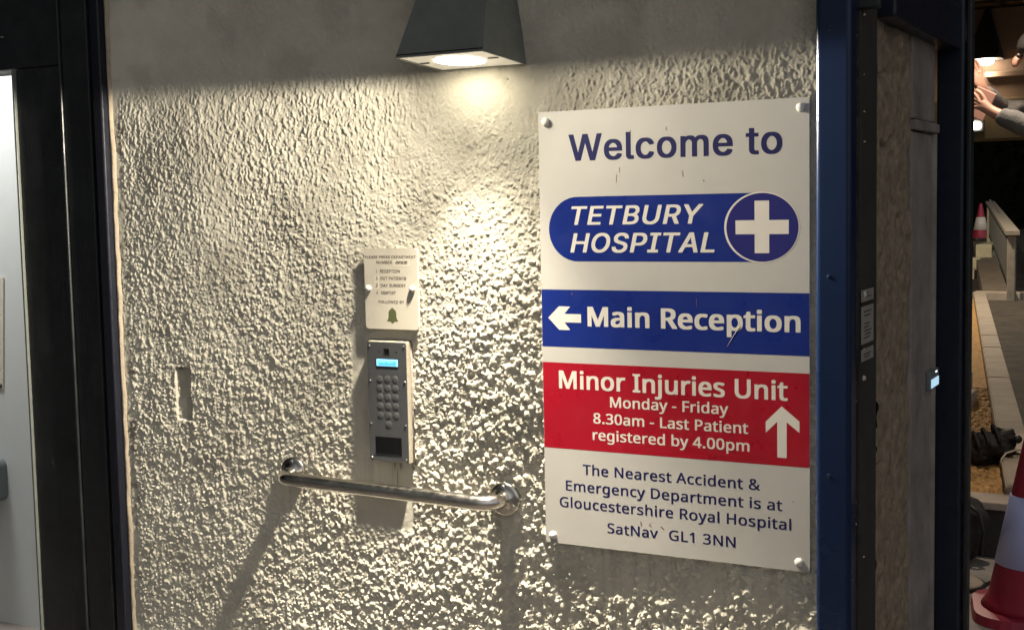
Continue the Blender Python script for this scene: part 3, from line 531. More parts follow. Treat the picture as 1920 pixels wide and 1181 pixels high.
box('wall_base', -2.585, -.664, -.004, .030, 0, .378, M['beige'], wall)
box('wall_head', -2.585, -.664, -.004, .030, 2.263, 3.0, M['beige'], wall)
bm = bmesh.new()
zs = [i * .03 for i in range(76)]
for i in range(len(zs) - 1):
    pass
ring = []
for z in zs:
    w = .0060 + .003 * random.uniform(-1, 1)
    ring.append([bm.verts.new(p) for p in ((-2.5865, -.001, z), (-2.5865, -.0095, z), (-2.5865 + w, -.0085 + random.uniform(-.001, .001), z), (-2.5865 + w + .004, -.001, z))])
for a, b in zip(ring, ring[1:]):
    for j in range(3): bm.faces.new((a[j], a[j + 1], b[j + 1], b[j]))
from_bm('edge_bead', bm, M['peach'], wall, True)

# ================================================================== RETURN FACE TO THE PORCH
ret = empty('return_wall', (-.66, .4, 0), 'brown stone return wall with cracks seen past the navy post', 'wall')
box('dark_reveal', -.659, -.621, -.002, .128, 0, 2.6, M['dark'], ret, bevel=.004)
ny_, nz_ = 68, 430
yy = np.linspace(.130, .470, ny_)[:, None] * np.ones((1, nz_)); zz = np.ones((ny_, 1)) * np.linspace(.0, 2.58, nz_)[None, :]
hh = (noise2(ny_, nz_, 14, 71, 4) - .5) * .020 + (noise2(ny_, nz_, 3, 72, 2) - .5) * .010
pit = np.zeros((ny_, nz_)); npit = 420
stamp(pit, rng.uniform(0, ny_, npit), rng.uniform(0, nz_, npit), rng.uniform(1.1, 3.0, npit), rng.uniform(1.0, 2.0, npit), rng.uniform(0, 3.14, npit), rng.uniform(.003, .012, npit), .6)
hh = hh - pit
def crack(pts, w, d):
    global hh
    for (a0, b0), (a1, b1) in zip(pts, pts[1:]):
        t = np.clip(((yy - a0) * (a1 - a0) + (zz - b0) * (b1 - b0)) / ((a1 - a0) ** 2 + (b1 - b0) ** 2), 0, 1)
        dist = np.hypot(yy - a0 - t * (a1 - a0), (zz - b0 - t * (b1 - b0)))
        hh = hh - d * np.exp(-(dist / w) ** 2)
crack([(.13, 1.838), (.20, 1.842), (.25, 1.855), (.29, 1.868), (.33, 1.905)], .006, .016)
crack([(.19, 1.703), (.235, 1.698), (.28, 1.712), (.32, 1.730)], .008, .022)
crack([(.13, 1.05), (.2, 1.03), (.26, 1.06)], .008, .014)
crack([(.135, 1.33), (.17, 1.30), (.16, 1.27)], .008, .016)
V = np.stack([-.628 + hh, yy, zz], -1)
link('stone_face', grid_mesh('stone_face', V, ny_, nz_), M['stone'], ret)
box('plaster_jamb', -.660, -.624, .474, .700, 0, 1.745, M['plaster'], ret, bevel=.006)
box('jamb_head', -.660, -.624, .474, .735, 1.772, 2.58, M['plaster'], ret, bevel=.006)
box('jamb_ledge', -.660, -.614, .480, .745, 1.747, 1.770, M['plaster'], ret, bevel=.004)
tube('jamb_edge', [(-.632, .722, z) for z in np.linspace(0, 1.745, 12)], .016, M['plaster'], ret, 10)

pn = empty('paper_notice', (-.62, .05, 1.34), 'dim paper notices with black bars on the dark strip beside the navy post', 'notice')
for z0, z1 in ((1.395, 1.418), (1.312, 1.386), (1.278, 1.302)):
    box('sheet', -.6205, -.6195, -.004, .094, z0, z1, M['paper'], pn)
for z0, z1 in ((1.387, 1.394), (1.303, 1.310)):
    box('bar', -.6204, -.6192, -.004, .094, z0, z1, M['glossblack'], pn)
for i, z in enumerate((1.374, 1.366, 1.350, 1.343, 1.336, 1.329, 1.322, 1.41, 1.403, 1.29, 1.284)):
    box('text_line', -.6195, -.6190, .012 + .004 * (i % 3), .075 - .006 * (i % 4), z, z + .0025, M['noticeink'], pn)

sw = empty('lit_switch_panel', (-.62, .68, 1.15), 'small pale blue lit panel on the plaster by the black far post', 'panel')
box('casing', -.624, -.612, .640, .742, 1.135, 1.180, M['greyplastic'], sw, bevel=.003)
box('screen', -.6125, -.6105, .648, .736, 1.139, 1.160, emit('switch_glow', (.45, .68, .85), .9), sw, bevel=.0008)
box('indicator', -.6125, -.6105, .700, .716, 1.172, 1.1755, emit('indicator_glow', (.9, .95, .9), 1.5), sw)

# ================================================================== NAVY PORCH FRAME
fr = empty('porch_frame', (-.66, .3, 0), 'navy painted steel frame whose near post stands beside the welcome sign', 'frame')
p = box('near_post', -.6945, -.6265, -.062, -.010, 0, 2.6, M['navy'], fr, bevel=.009, seg=4)
for z in (1.448, 1.061, .72, 1.92):
    lathe('screw', dome(.0045, .0012), (-.668, -.062, z), M['navy'], p, 'y', 12)
box('far_post', -.642, -.577, .850, .930, 0, 2.6, M['farnavy'], fr, bevel=.006, seg=3)
box('far_stop', -.574, -.562, .868, .912, 0, 2.6, M['black'], fr, bevel=.003)
box('top_beam', -.640, -.585, .132, .847, 1.955, 2.062, M['farnavy'], fr, bevel=.006)
box('beam_end', -.640, -.585, -.008, .010, 1.955, 2.062, M['black'], fr, bevel=.004)

# ================================================================== DOORWAY
df = empty('door_frame', (-2.8, 0, 0), 'wide black door frame with a navy edge against the stucco', 'door frame')
Z1 = 2.62
box('outer_post', -2.6225, -2.5885, -.030, .06, 0, Z1, M['navyblack'], df, bevel=.005, seg=3)
box('shadow_groove', -2.6400, -2.6235, -.006, .06, 0, Z1, M['glossblack'], df)
box('side_panel', -2.738, -2.6415, -.020, .06, 0, Z1, M['black'], df, bevel=.004)
box('cover_strip', -2.7480, -2.7395, -.026, .06, 0, Z1, M['black'], df, bevel=.003)
box('wide_panel', -2.918, -2.7490, -.018, .06, 0, 1.992, M['black'], df, bevel=.004)
box('bead', -2.9235, -2.9190, -.026, .06, 0, 1.992, M['blackmetal'], df, bevel=.0015)
box('inner_stop', -2.946, -2.9245, -.010, .10, 0, 1.992, M['blackmetal'], df, bevel=.003)
box('head_rail', -4.1, -2.7490, -.018, .10, 1.994, Z1, M['black'], df, bevel=.004)
box('drip_strip', -3.4, -2.955, -.024, -.0185, 2.082, 2.0845, M['blackmetal'], df)
box('far_jamb', -4.3, -4.1, -.018, .10, 0, Z1, M['black'], df, bevel=.004)

lob = empty('lobby_wall', (-3.4, .5, 0), 'plain white lobby wall seen through the doorway', 'wall')
box('wall_face', -6.0, -2.4, .90, 1.00, 0, 2.7, M['wallwhite'], lob)
box('side_wall', -6.05, -6.0, .11, 1.00, 0, 2.7, M['wallwhite'], lob)
box('ceiling', -6.0, -2.6, .11, .898, 2.7, 2.76, M['wallwhite'], lob)
box('front_wall', -6.05, -4.302, -.01, .10, 0, 2.76, M['beige'], lob)
pp = empty('wall_poster', (-4.25, .89, 1.1), 'beige paper pinned to the white lobby wall', 'poster')
prism('sheet', [(-4.40, .929), (-4.126, .927), (-4.092, 1.359), (-4.40, 1.361)], .8955, .8985, M['notice'], pp)
lathe('pin', dome(.009, .006), (-4.138, .8955, .942), M['noticeink'], pp, 'y', 10)
dp = empty('wall_dispenser', (-4.22, .88, .5), 'small grey box with a lip fixed low on the white lobby wall', 'dispenser')
prism('body', rounded_rect(-4.35, -4.133, .491, .657, .03), .81, .898, M['greyplastic'], dp)
box('lip', -4.33, -4.128, .785, .8095, .481, .515, M['greyplastic'], dp, bevel=.006)

# ================================================================== WALL LAMPS
def make_lamp(name, cx, wy, zb, lens_mat, label, group, top=(.062, .085, .30), drop=1.0, shell='blackmetal'):
    """square tapering down-light: zb is its open bottom, wy the wall it hangs on"""
    t = empty(name, (cx, wy, zb), label, 'lamp', group)
    w, d = .1075, .196; tw, td, hgt = top
    bm = bmesh.new()
    lo = [bm.verts.new((cx + x, wy - y, zb)) for x, y in ((-w, .006), (w, .006), (w, d), (-w, d))]
    hi = [bm.verts.new((cx + x, wy - y, zb + hgt)) for x, y in ((-tw, .006), (tw, .006), (tw, td), (-tw, td))]
    inn = [bm.verts.new((cx + x, wy - y, zb)) for x, y in ((-w + .004, .010), (w - .004, .010), (w - .004, d - .004), (-w + .004, d - .004))]
    inn2 = [bm.verts.new((cx + x, wy - y, zb + .012)) for x, y in ((-w + .004, .010), (w - .004, .010), (w - .004, d - .004), (-w + .004, d - .004))]
    for i in range(4):
        j = (i + 1) % 4
        bm.faces.new((lo[i], lo[j], hi[j], hi[i])); bm.faces.new((lo[j], lo[i], inn[i], inn[j])); bm.faces.new((inn[j], inn[i], inn2[i], inn2[j]))
    bm.faces.new(hi); bm.faces.new(inn2)
    bmesh.ops.recalc_face_normals(bm, faces=bm.faces)
    from_bm('housing', bm, M[shell], t)
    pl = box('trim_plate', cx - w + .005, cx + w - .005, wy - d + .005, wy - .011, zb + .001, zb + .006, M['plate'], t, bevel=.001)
    bm = bmesh.new()
    bm_lathe(bm, [(.056, 0), (.055, -.004 * drop), (.048, -.007 * drop), (.030, -.009 * drop), (.002, -.0095 * drop)], (cx, wy - .108, zb + .001), 'z', 28)
    from_bm('lens', bm, lens_mat, t, True)
    def hood(u, v, o=.0):           # a point on the sloping front: u across, v up
        return (cx + u * (w + (tw - w) * v), wy - (d + (td - d) * v) - o, zb + hgt * v)
    for u, v in ((-.86, .05), (.86, .05)):
        lathe('screw', dome(.0038, .0022), hood(u, v, .0002), M['blackmetal'], t, 'y', 12)
    bm = bmesh.new(); bm_tube(bm, [hood(-.985, .022, .0006), hood(.985, .022, .0006)], .0012, 6)
    from_bm('seam', bm, M['glossblack'], t)
    for sx in (-.085, .085):
        box('clip', cx + sx - .012, cx + sx + .012, wy - .115, wy - .110, zb - .0015, zb + .001, M['blackmetal'], t)
    return t
lamp = make_lamp('wall_lamp', -1.4525, 0, 1.900, M['led'], 'dark tapering square wall lamp shining down on the stucco beside the sign', 'square wall lamps', drop=.35)
lamp.rotation_euler.x = R(-3.6)      # it sags back a little on its bracket

def area(name, loc, power, size, col, direction=(0, 0, -1), spread=180, shape='DISK'):
    l = bpy.data.lights.new(name, 'AREA'); l.shape = shape; l.size = size; l.energy = power; l.color = col; l.spread = R(spread)
    o = bpy.data.objects.new(name, l); COL.objects.link(o); o.location = loc
    o.rotation_euler = Vector(direction).to_track_quat('-Z', 'Y').to_euler()
    return o
def spot(name, loc, power, col, direction, angle, blend, size):
    l = bpy.data.lights.new(name, 'SPOT'); l.energy = power; l.color = col; l.spot_size = R(angle); l.spot_blend = blend; l.shadow_soft_size = size
    o = bpy.data.objects.new(name, l); COL.objects.link(o); o.location = loc
    o.rotation_euler = Vector(direction).to_track_quat('-Z', 'Y').to_euler()
    return o
LX, LY, LZ = -1.4525, -.132, 1.876
def wash_lamp(name, loc, power, col, p0):
    """point lamp with the photometry of an asymmetric wall-washing lens: more light the flatter the ray meets the wall, nothing above the rim"""
    l = bpy.data.lights.new(name, 'POINT'); l.energy = power; l.color = col; l.shadow_soft_size = .023
    l.use_nodes = True; nt = l.node_tree; N = nt.nodes; K = nt.links
    em = N['Emission']; tc = N.new('ShaderNodeTexCoord'); sp = N.new('ShaderNodeSeparateXYZ'); K.new(tc.outputs['Normal'], sp.inputs[0])
    def math_(op, a, b=None, c=None):
        n = N.new('ShaderNodeMath'); n.operation = op
        for i, v in enumerate((a, b, c)):
            if v is None: continue
            if isinstance(v, (int, float)): n.inputs[i].default_value = v
            else: K.new(v, n.inputs[i])
        return n.outputs[0]
    y = math_('MAXIMUM', sp.outputs['Y'], p0)
    g = math_('POWER', y, -WASH_Q)
    nr = N.new('ShaderNodeMapRange'); nr.interpolation_type = 'SMOOTHSTEP'; K.new(sp.outputs['Y'], nr.inputs[0])
    nr.inputs[1].default_value = .27; nr.inputs[2].default_value = .72; nr.inputs[3].default_value = 1; nr.inputs[4].default_value = .095
    g = math_('MULTIPLY', g, nr.outputs[0])
    dn = N.new('ShaderNodeMapRange'); dn.interpolation_type = 'SMOOTHSTEP'; K.new(sp.outputs['Z'], dn.inputs[0])
    dn.inputs[1].default_value = .045; dn.inputs[2].default_value = -.015; dn.inputs[3].default_value = 0; dn.inputs[4].default_value = 1
    bm_ = N.new('ShaderNodeMapRange'); bm_.interpolation_type = 'SMOOTHSTEP'; K.new(sp.outputs['Z'], bm_.inputs[0])
    bm_.inputs[1].default_value = -.80; bm_.inputs[2].default_value = -1.0; bm_.inputs[3].default_value = 1; bm_.inputs[4].default_value = 2.7
    K.new(math_('MULTIPLY', math_('MULTIPLY', g, dn.outputs[0]), bm_.outputs[0]), em.inputs['Strength'])
    o = bpy.data.objects.new(name, l); COL.objects.link(o); o.location = loc
    return o
WASH_Q = 1.85
wash_lamp('wall_lamp_light', (LX, LY, LZ), 2.5, (1, .915, .74), .09)

# ================================================================== WELCOME SIGN
sign = empty('welcome_sign', (-1.018, -.009, 1.32), 'large white hospital welcome sign with blue and red bands on the stucco', 'sign')
SY = -.0098
prism('panel', rounded_rect(-1.3165, -.7205, .849, 1.7955, .004, 3), SY, SY + .003, M['signwhite'], sign)
f1 = SY - .00012
prism('reception_band', [(-1.3160, 1.2866), (-.7210, 1.2866), (-.7210, 1.4118), (-1.3160, 1.4118)], f1, SY - .00002, M['signblue'], sign)
prism('injuries_band', [(-1.3160, 1.0624), (-.7210, 1.0624), (-.7210, 1.2520), (-1.3160, 1.2520)], f1, SY - .00002, M['signred'], sign)
# logo: a pill, a ring and a disc with a cross
zc, rz_, cxp, rxp = 1.5425, .0692, -.818, .0755
def arc(cx, cz, rx, rz, a0, a1, n): return [(cx + rx * math.cos(R(a0 + (a1 - a0) * i / n)), cz + rz * math.sin(R(a0 + (a1 - a0) * i / n))) for i in range(n + 1)]
logo = prism('logo_badge', arc(-1.226, zc, .069, rz_, 90, 270, 30) + arc(cxp, zc, .05, rz_, -90, 90, 30), f1, SY - .00002, M['signblue'], sign)
prism('ring', arc(cxp, zc, rxp + .0025, rz_ + .0020, 0, 360, 64)[:-1], f1 - .00010, f1 - .00002, M['signtext'], logo)
prism('disc', arc(cxp + .0012, zc, rxp - .001, rz_ - .0005, 0, 360, 64)[:-1], f1 - .00020, f1 - .00011, mat('sign_violet_blue', (.020, .020, .15), .36, spec=.4, var=.08, vscale=9), logo)
c0, c1, c2, c3 = -.872, -.832, -.802, -.762
k0, k1, k2, k3 = 1.491, 1.529, 1.557, 1.596
prism('cross', [(c1, k0), (c2, k0), (c2, k1), (c3, k1), (c3, k2), (c2, k2), (c2, k3), (c1, k3), (c1, k2), (c0, k2), (c0, k1), (c1, k1)], f1 - .00030, f1 - .00021, M['signtext'], logo)
prism('left_arrow', [(-1.3006, 1.3499), (-1.2744, 1.3240), (-1.2470, 1.3240), (-1.2615, 1.3407), (-1.2213, 1.3407), (-1.2213, 1.3590), (-1.2615, 1.3590), (-1.2470, 1.3752), (-1.2744, 1.3752)], f1 - .00010, f1 - .00002, M['signtext'], sign)
ua = prism('up_arrow', [(-.7775, 1.1836), (-.8108, 1.1504), (-.8108, 1.1278), (-.7869, 1.1516), (-.7869, 1.0787), (-.7674, 1.0787), (-.7674, 1.1516), (-.7412, 1.1318), (-.7412, 1.1548)], f1 - .00010, f1 - .00002, M['signtext'], sign)
tl = f1 - .00010
lettering('welcome_lettering', 'Welcome to', 'inter', -1.2441, -.7747, 1.6882, .0564, SY - .00010, M['ink'], sign, bold=.036, track=.05)
lettering('name_lettering', 'TETBURY', 'inter', -1.2400, -.9403, 1.5516, .0398, tl, M['signtext'], logo, bold=.036, shear=.2, track=.06)
lettering('name_lettering', 'HOSPITAL', 'inter', -1.2440, -.9169, 1.4924, .0412, tl, M['signtext'], logo, bold=.036, shear=.2, track=.05)
lettering('reception_lettering', 'Main Reception', 'noto', -1.2057, -.7386, 1.3333, .0425, tl, M['signtext'], sign, bold=.052, track=.035)
for t, a, b, z, c, bo in (('Minor Injuries Unit', -1.2771, -.7652, 1.1953, .0395, .040), ('Monday - Friday', -1.1554, -.8898, 1.1599, .0229, .034),
                          ('8.30am - Last Patient', -1.1956, -.8475, 1.1227, .0229, .034), ('registered by 4.00pm', -1.1978, -.8451, 1.0862, .0229, .034)):
    lettering('injuries_lettering', t, 'noto', a, b, z, c, tl, M['signtext'], sign, bold=bo, track=.03)
for t, a, b, z, c in (('The Nearest Accident &', -1.2229, -.8227, 1.0078, .0226), ('Emergency Department is at', -1.2648, -.7768, .9694, .0226),
                      ('Gloucestershire Royal Hospital', -1.2806, -.7584, .9316, .0226), ('SatNav', -1.1659, -1.0479, .8842, .0222), ('GL1 3NN', -1.0230, -.8759, .8834, .0222)):
    lettering('accident_lettering', t, 'noto', a, b, z, c, SY - .00010, M['ink'], sign, bold=.030, track=.045)
for x, z in ((-1.298, 1.774), (-.737, 1.776), (-1.298, .866), (-.742, .868)):
    lathe('screw_cap', dome(.0092, .0085, 6, .003), (x, SY, z), M['cap'], sign, 'y', 20)
bm = bmesh.new(); bm_tube(bm, [(-.8652, tl - .0001, 1.3426), (-.878, tl - .0001, 1.322), (-.8915, tl - .0001, 1.3003)], [.0008, .0005, .0002], 5)
from_bm('scratch', bm, M['signtext'], sign)
for pts, r in (([(-.866, 1.350), (-.861, 1.340), (-.865, 1.335)], .0008), ([(-1.087, .917), (-1.086, .908)], .0012), ([(-1.064, .916), (-1.068, .911), (-1.062, .908)], .0008), ([(-1.041, .911), (-1.034, .905)], .0013),
               ([(-1.126, 1.672), (-1.126, 1.661)], .0006), ([(-1.133, 1.657), (-1.134, 1.640)], .0005), ([(-1.100, 1.748), (-1.100, 1.736)], .0005), ([(-1.02, 1.752), (-1.02, 1.744)], .0005),
               ([(-.985, 1.660), (-.984, 1.648)], .0005), ([(-.94, 1.640), (-.939, 1.638)], .0012), ([(-.755, .992), (-.754, .990)], .0011), ([(-1.243, 1.405), (-1.242, 1.401)], .0010), ([(-.957, 1.398), (-.957, 1.380)], .0004)):
    bm = bmesh.new(); bm_tube(bm, [(x, SY - .0002, z) for x, z in pts], r, 6)
    for v in bm.verts: v.co.y = SY - .00025 + (v.co.y - (SY - .0002)) * .06
    from_bm('dirt_mark', bm, M['dirt'], sign)

# ================================================================== SMALL NOTICE
nt_ = empty('door_entry_notice', (-1.708, -.014, 1.41), 'small beige instruction card screwed to the stucco above the keypad', 'notice')
NY = -.0165
prism('card', rounded_rect(-1.7812, -1.6328, 1.3135, 1.5025, .009), NY, NY + .006, M['notice'], nt_)
for t, f, a, b, z, c, bo, sh in (('PLEASE PRESS DEPARTMENT', 'inter', -1.7787, -1.6370, 1.4790, .0063, .03, 0), ('NUMBER', 'inter', -1.7464, -1.7024, 1.4666, .0066, .03, 0),
                         ('1', 'inter', -1.7487, -1.7455, 1.4455, .0072, .03, 0), ('RECEPTION', 'inter', -1.7372, -1.6816, 1.4455, .0072, .03, 0), ('3', 'inter', -1.7495, -1.7440, 1.4285, .0074, .05, .15),
                         ('OUT PATIENTS', 'inter', -1.7367, -1.6646, 1.4289, .0072, .03, 0), ('2', 'noto', -1.7514, -1.7443, 1.4116, .0082, .05, .15), ('DAY SURGERY', 'inter', -1.7357, -1.6659, 1.4122, .0072, .03, 0),
                         ('4', 'inter', -1.7490, -1.7440, 1.3950, .0072, .03, 0), ('DENTIST', 'inter', -1.7352, -1.6945, 1.3950, .0072, .03, 0), ('FOLLOWED BY', 'inter', -1.7432, -1.6715, 1.3739, .0068, .03, 0)):
    lettering('notice_lettering', t, f, a, b, z, c, NY - .00012, M['noticeink'], nt_, bold=bo, shear=sh, track=.06)
pt = prism('paper_patch', [(-1.7005, 1.4605), (-1.6535, 1.4605), (-1.6535, 1.4762), (-1.7005, 1.4762)], NY - .00012, NY - .00002, M['tape'], nt_)
lettering('handwriting', 'once', 'noto', -1.6930, -1.6600, 1.4660, .0085, NY - .00022, M['noticeink'], pt, bold=.07, shear=.25)
prism('paper_patch', [(-1.7535, 1.4065), (-1.7412, 1.4065), (-1.7412, 1.4380), (-1.7535, 1.4380)], NY - .00012, NY - .00002, M['tape'], nt_)
bell = [(0, -.0185), (.004, -.0165), (.0055, -.0140), (.0165, -.0135), (.0125, -.0085), (.0110, -.0030), (.0108, .006), (.0090, .0115), (.0045, .0150), (.002, .0175), (0, .0185)]
bz0, bx0 = 1.3455, -1.7055
prism('bell_symbol', [(bx0 + x, bz0 + z) for x, z in bell] + [(bx0 - x, bz0 + z) for x, z in bell[::-1][1:-1]], NY - .00012, NY - .00002, M['bell'], nt_)
for x, z in ((-1.7701, 1.4085), (-1.6474, 1.4090)):
    lathe('screw_cap', dome(.0078, .0085, 6, .003), (x, NY, z), M['cap'], nt_, 'y', 20)

# ================================================================== ENTRY KEYPAD
kp = empty('entry_keypad', (-1.72, -.01, 1.142), 'grey steel intercom keypad with a lit blue display above the grab rail', 'keypad')
KY = -.0250
box('back_box', -1.7725, -1.6650, KY + .0025, -.001, .9990, 1.2855, M['beige'], kp, bevel=.0015)
fp = prism('faceplate', rounded_rect(-1.7740, -1.6655, 1.0020, 1.2830, .005), KY, KY + .0023, M['keyplate'], kp)
d = box('display_surround', -1.7487, -1.6868, KY - .0007, KY - .0001, 1.2258, 1.2450, M['glossblack'], kp)
box('display', -1.7474, -1.6880, KY - .0012, KY - .0008, 1.2272, 1.2436, M['lcdrim'], d)
box('display_text_area', -1.7425, -1.6925, KY - .0016, KY - .0013, 1.2300, 1.2390, M['lcd'], d)
tube('sealant', [(-1.7735, -.004, 1.0), (-1.7738, -.0045, 1.10), (-1.7733, -.004, 1.2), (-1.7735, -.0045, 1.2858), (-1.72, -.004, 1.2866), (-1.6645, -.0045, 1.2860), (-1.6640, -.004, 1.15), (-1.6643, -.0045, .9985), (-1.72, -.004, .9980), (-1.7735, -.004, .9985)], .0032, M['plaster'], kp, 8)
for i, (a_, b_) in enumerate(((-1.741, -1.722), (-1.718, -1.702))): box('display_line', a_, b_, KY - .0018, KY - .00165, 1.2352, 1.2368, M['lcdrim'], d)
box('camera_window', -1.7255, -1.7120, KY - .0008, KY - .0001, 1.2545, 1.2680, M['glossblack'], kp)
box('camera_frame', -1.7270, -1.7105, KY - .0005, KY - .00005, 1.2530, 1.2695, M['screw'], kp)
lathe('microphone_hole', [(.0022, 0), (.0020, .0004)], (-1.6915, KY, 1.2612), M['glossblack'], kp, 'y', 12)
lathe('sensor_hole', [(.0016, 0), (.0014, .0004)], (-1.7405, KY, 1.2610), M['glossblack'], kp, 'y', 12)
b0 = None
for r in range(6):
    for c in range(3):
        if r == 5 and c != 1: continue
        x = -1.7412 + .0218 * c; z = 1.1958 - .0214 * r + (c - 1) * .0004
        if b0 is None:
            b0 = lathe('button', [(.0090, 0), (.0090, .0003), (.0085, .00045), (.0077, .0001), (.0072, .0004), (.0060, .0006), (.0003, .0005)], (0, 0, 0), M['button'], None, 'y', 20)
            o = b0
        else:
            o = b0.copy(); COL.objects.link(o)
        o.parent = kp; o.matrix_parent_inverse = Matrix.Translation(kp.location).inverted(); o.location = (x, KY, z)
rd = box('reader_window', -1.7567, -1.6838, KY - .0010, KY - .0001, 1.0190, 1.0595, M['glossblack'], kp, bevel=.0004)
s0 = None
for x, z in ((-1.7676, 1.2740), (-1.6712, 1.2745), (-1.7676, 1.1915), (-1.6712, 1.1915), (-1.7680, 1.0898), (-1.6715, 1.0900), (-1.7685, 1.0085), (-1.6720, 1.0090)):
    if s0 is None:
        s0 = lathe('screw', dome(.0026, .0018), (0, 0, 0), M['screw'], None, 'y', 12); o = s0
    else:
        o = s0.copy(); COL.objects.link(o)
    o.parent = kp; o.matrix_parent_inverse = Matrix.Translation(kp.location).inverted(); o.location = (x, KY, z)

# ================================================================== GRAB RAIL
gr = empty('grab_rail', (-1.72, -.03, .94), 'polished steel grab rail with round flanges fixed to the stucco under the keypad', 'grab rail')
XL, XR, ZL, ZR, P_ = -2.020, -1.421, .944, .935, .064
pts = []
rb = .036
for i in range(3): pts.append((XL, -.004 - (P_ - rb - .004) * i / 3, ZL + .004 * (1 - i / 3)))
for i in range(9):
    a = R(90 * i / 8); pts.append((XL + rb - rb * math.cos(a), -(P_ - rb) - rb * math.sin(a), ZL))
for i in range(1, 12):
    t = i / 12; pts.append((XL + rb + (XR - XL - 2 * rb) * t, -P_, ZL + (ZR - ZL) * t))
for i in range(9):
    a = R(90 * i / 8); pts.append((XR - rb + rb * math.sin(a), -(P_ - rb) - rb * math.cos(a), ZR))
for i in range(1, 4): pts.append((XR, -(P_ - rb) + (P_ - rb - .004) * i / 3, ZR))
tube('bar', pts, .0172, M['steel'], gr, 24)
for x, z in ((XL, ZL + .004), (XR, ZR)):
    lathe('flange', [(.038, -.006), (.038, .0035), (.0365, .006), (.030, .0075), (.020, .0080), (.0175, .0120), (.010, .0125)], (x, -.005, z), M['steel'], gr, 'y', 40)

for x, z in ((XL, ZL + .004), (XR, ZR)):
    for a_ in (90, 210, 330):
        lathe('flange_screw', dome(.0042, .0022), (x + .0285 * math.cos(R(a_)), -.0128, z + .0285 * math.sin(R(a_))), M['screw'], gr, 'y', 12)
# ================================================================== GROUND AND GARDEN BEYOND
def plane(name, x0, x1, y0, y1, z, m, kind='structure'):
    bm = bmesh.new(); bm_box(bm, x0, x1, y0, y1, z - .3, z); return tag(from_bm(name, bm, m), kind=kind)
plane('pavement', -60, 60, -60, 3.43, 0, M['paving'])
# ground beyond the kerb climbs gently
bm = bmesh.new(); prof = [(3.60, .16), (19.5, .10), (21.4, .22), (26, .66), (34, .72), (150, .72)]
rows = [[bm.verts.new((x, y, z)) for x in (-80, -20, -8, -4, -2, 0, 4, 20, 80)] for y, z in prof]
for a, b in zip(rows, rows[1:]):
    for j in range(len(a) - 1): bm.faces.new((a[j], a[j + 1], b[j + 1], b[j]))
tag(from_bm('ground', bm, M['soil']), kind='structure')
def cx_(y): return -1.084 - .1732 * (y - 5.457)     # middle of the coping
bm = bmesh.new()
a = [bm.verts.new(v) for v in ((cx_(3.62) + .06, 3.62, .236), (3, 3.62, .236), (3, 15.2, .236), (cx_(15.2) + .06, 15.2, .236))]
bm.faces.new(a); tag(from_bm('gravel_path', bm, M['path']), kind='structure')

kw = empty('planter_kerb', (-1.0, 3.5, 0), 'low dark kerb wall with a grey top in front of the gravel bed', 'kerb')
box('kerb_face', -6, 3, 3.44, 3.60, 0, .212, M['kerbdark'], kw)
box('kerb_top', -6, 3, 3.42, 3.61, .214, .250, M['coping'], kw, bevel=.006)

cp = empty('stone_coping', (-1.5, 8, 0), 'long pale concrete coping running away beside the gravel bed', 'coping')
ang = math.atan(-.1732); L0 = 3.625
ys = [3.625, 4.6, 5.6, 6.6, 7.6, 8.6, 9.6, 10.6, 11.6, 12.6, 13.6, 14.6, 15.6, 16.3]
for i, (y0, y1) in enumerate(zip(ys, ys[1:])):
    bm = bmesh.new()
    w = .078; g = .006
    vs = []
    for z in (.02, .25 + random.uniform(-.003, .003)):
        vs += [(cx_(y0 + g) - w, y0 + g, z), (cx_(y0 + g) + w, y0 + g, z), (cx_(y1) + w, y1, z), (cx_(y1) - w, y1, z)]
    v = [bm.verts.new(q) for q in vs]
    for q in ((0, 3, 2, 1), (4, 5, 6, 7), (0, 1, 5, 4), (1, 2, 6, 5), (2, 3, 7, 6), (3, 0, 4, 7)): bm.faces.new([v[k] for k in q])
    bmesh.ops.bevel(bm, geom=list(bm.edges), offset=.008, segments=2, affect='EDGES')
    from_bm('slab', bm, M['coping'], cp)
cs = empty('cross_kerb', (-2.6, 16.5, 0), 'short pale kerb slab across the far end of the coping', 'kerb')
box('slab', -3.06, -2.30, 16.32, 16.62, .05, .255, M['coping'], cs, bevel=.01)

# gravel bed with its stones
gy0, gy1 = 3.615, 7.4; gs = .0085
n1 = int(1.15 / gs); n2 = int((gy1 - gy0) / gs)
u = np.linspace(-1.15, -.085, n1)[:, None] * np.ones((1, n2)); v = np.ones((n1, 1)) * np.linspace(gy0, gy1, n2)[None, :]
Hg = np.zeros((n1, n2)); ng = 6500
sz = rng.uniform(.012, .032, ng)
stamp(Hg, rng.uniform(0, n1, ng), rng.uniform(0, n2, ng), sz / gs, sz * rng.uniform(.6, .9, ng) / gs, rng.uniform(0, 3.14, ng), sz * .8, .6)
V = np.stack([(-1.084 - .1732 * (v - 5.457)) + u, v, .178 + Hg + (noise2(n1, n2, 30, 81, 3) - .5) * .05], -1)
tag(link('gravel_bed', grid_mesh('gravel_bed', V, n1, n2), M['gravel']), 'ochre gravel with leaf litter filling the bed behind the kerb', 'gravel', kind='stuff')
bm = bmesh.new()
q = [bm.verts.new(c) for c in ((cx_(7.41) - 1.1, 7.41, .19), (cx_(7.41) - .085, 7.41, .19), (cx_(15.9) - .085, 15.9, .19), (cx_(15.9) - 1.1, 15.9, .19))]
bm.faces.new(q); tag(from_bm('earth_bed', bm, M['gravel']), kind='structure')
bl = empty('edging_block', (-1.55, 6.8, .2), 'pale stone edging block lying in the ochre gravel', 'block')
box('upright_block', -1.78, -1.545, 6.90, 7.02, .17, .36, M['coping'], bl, bevel=.012)
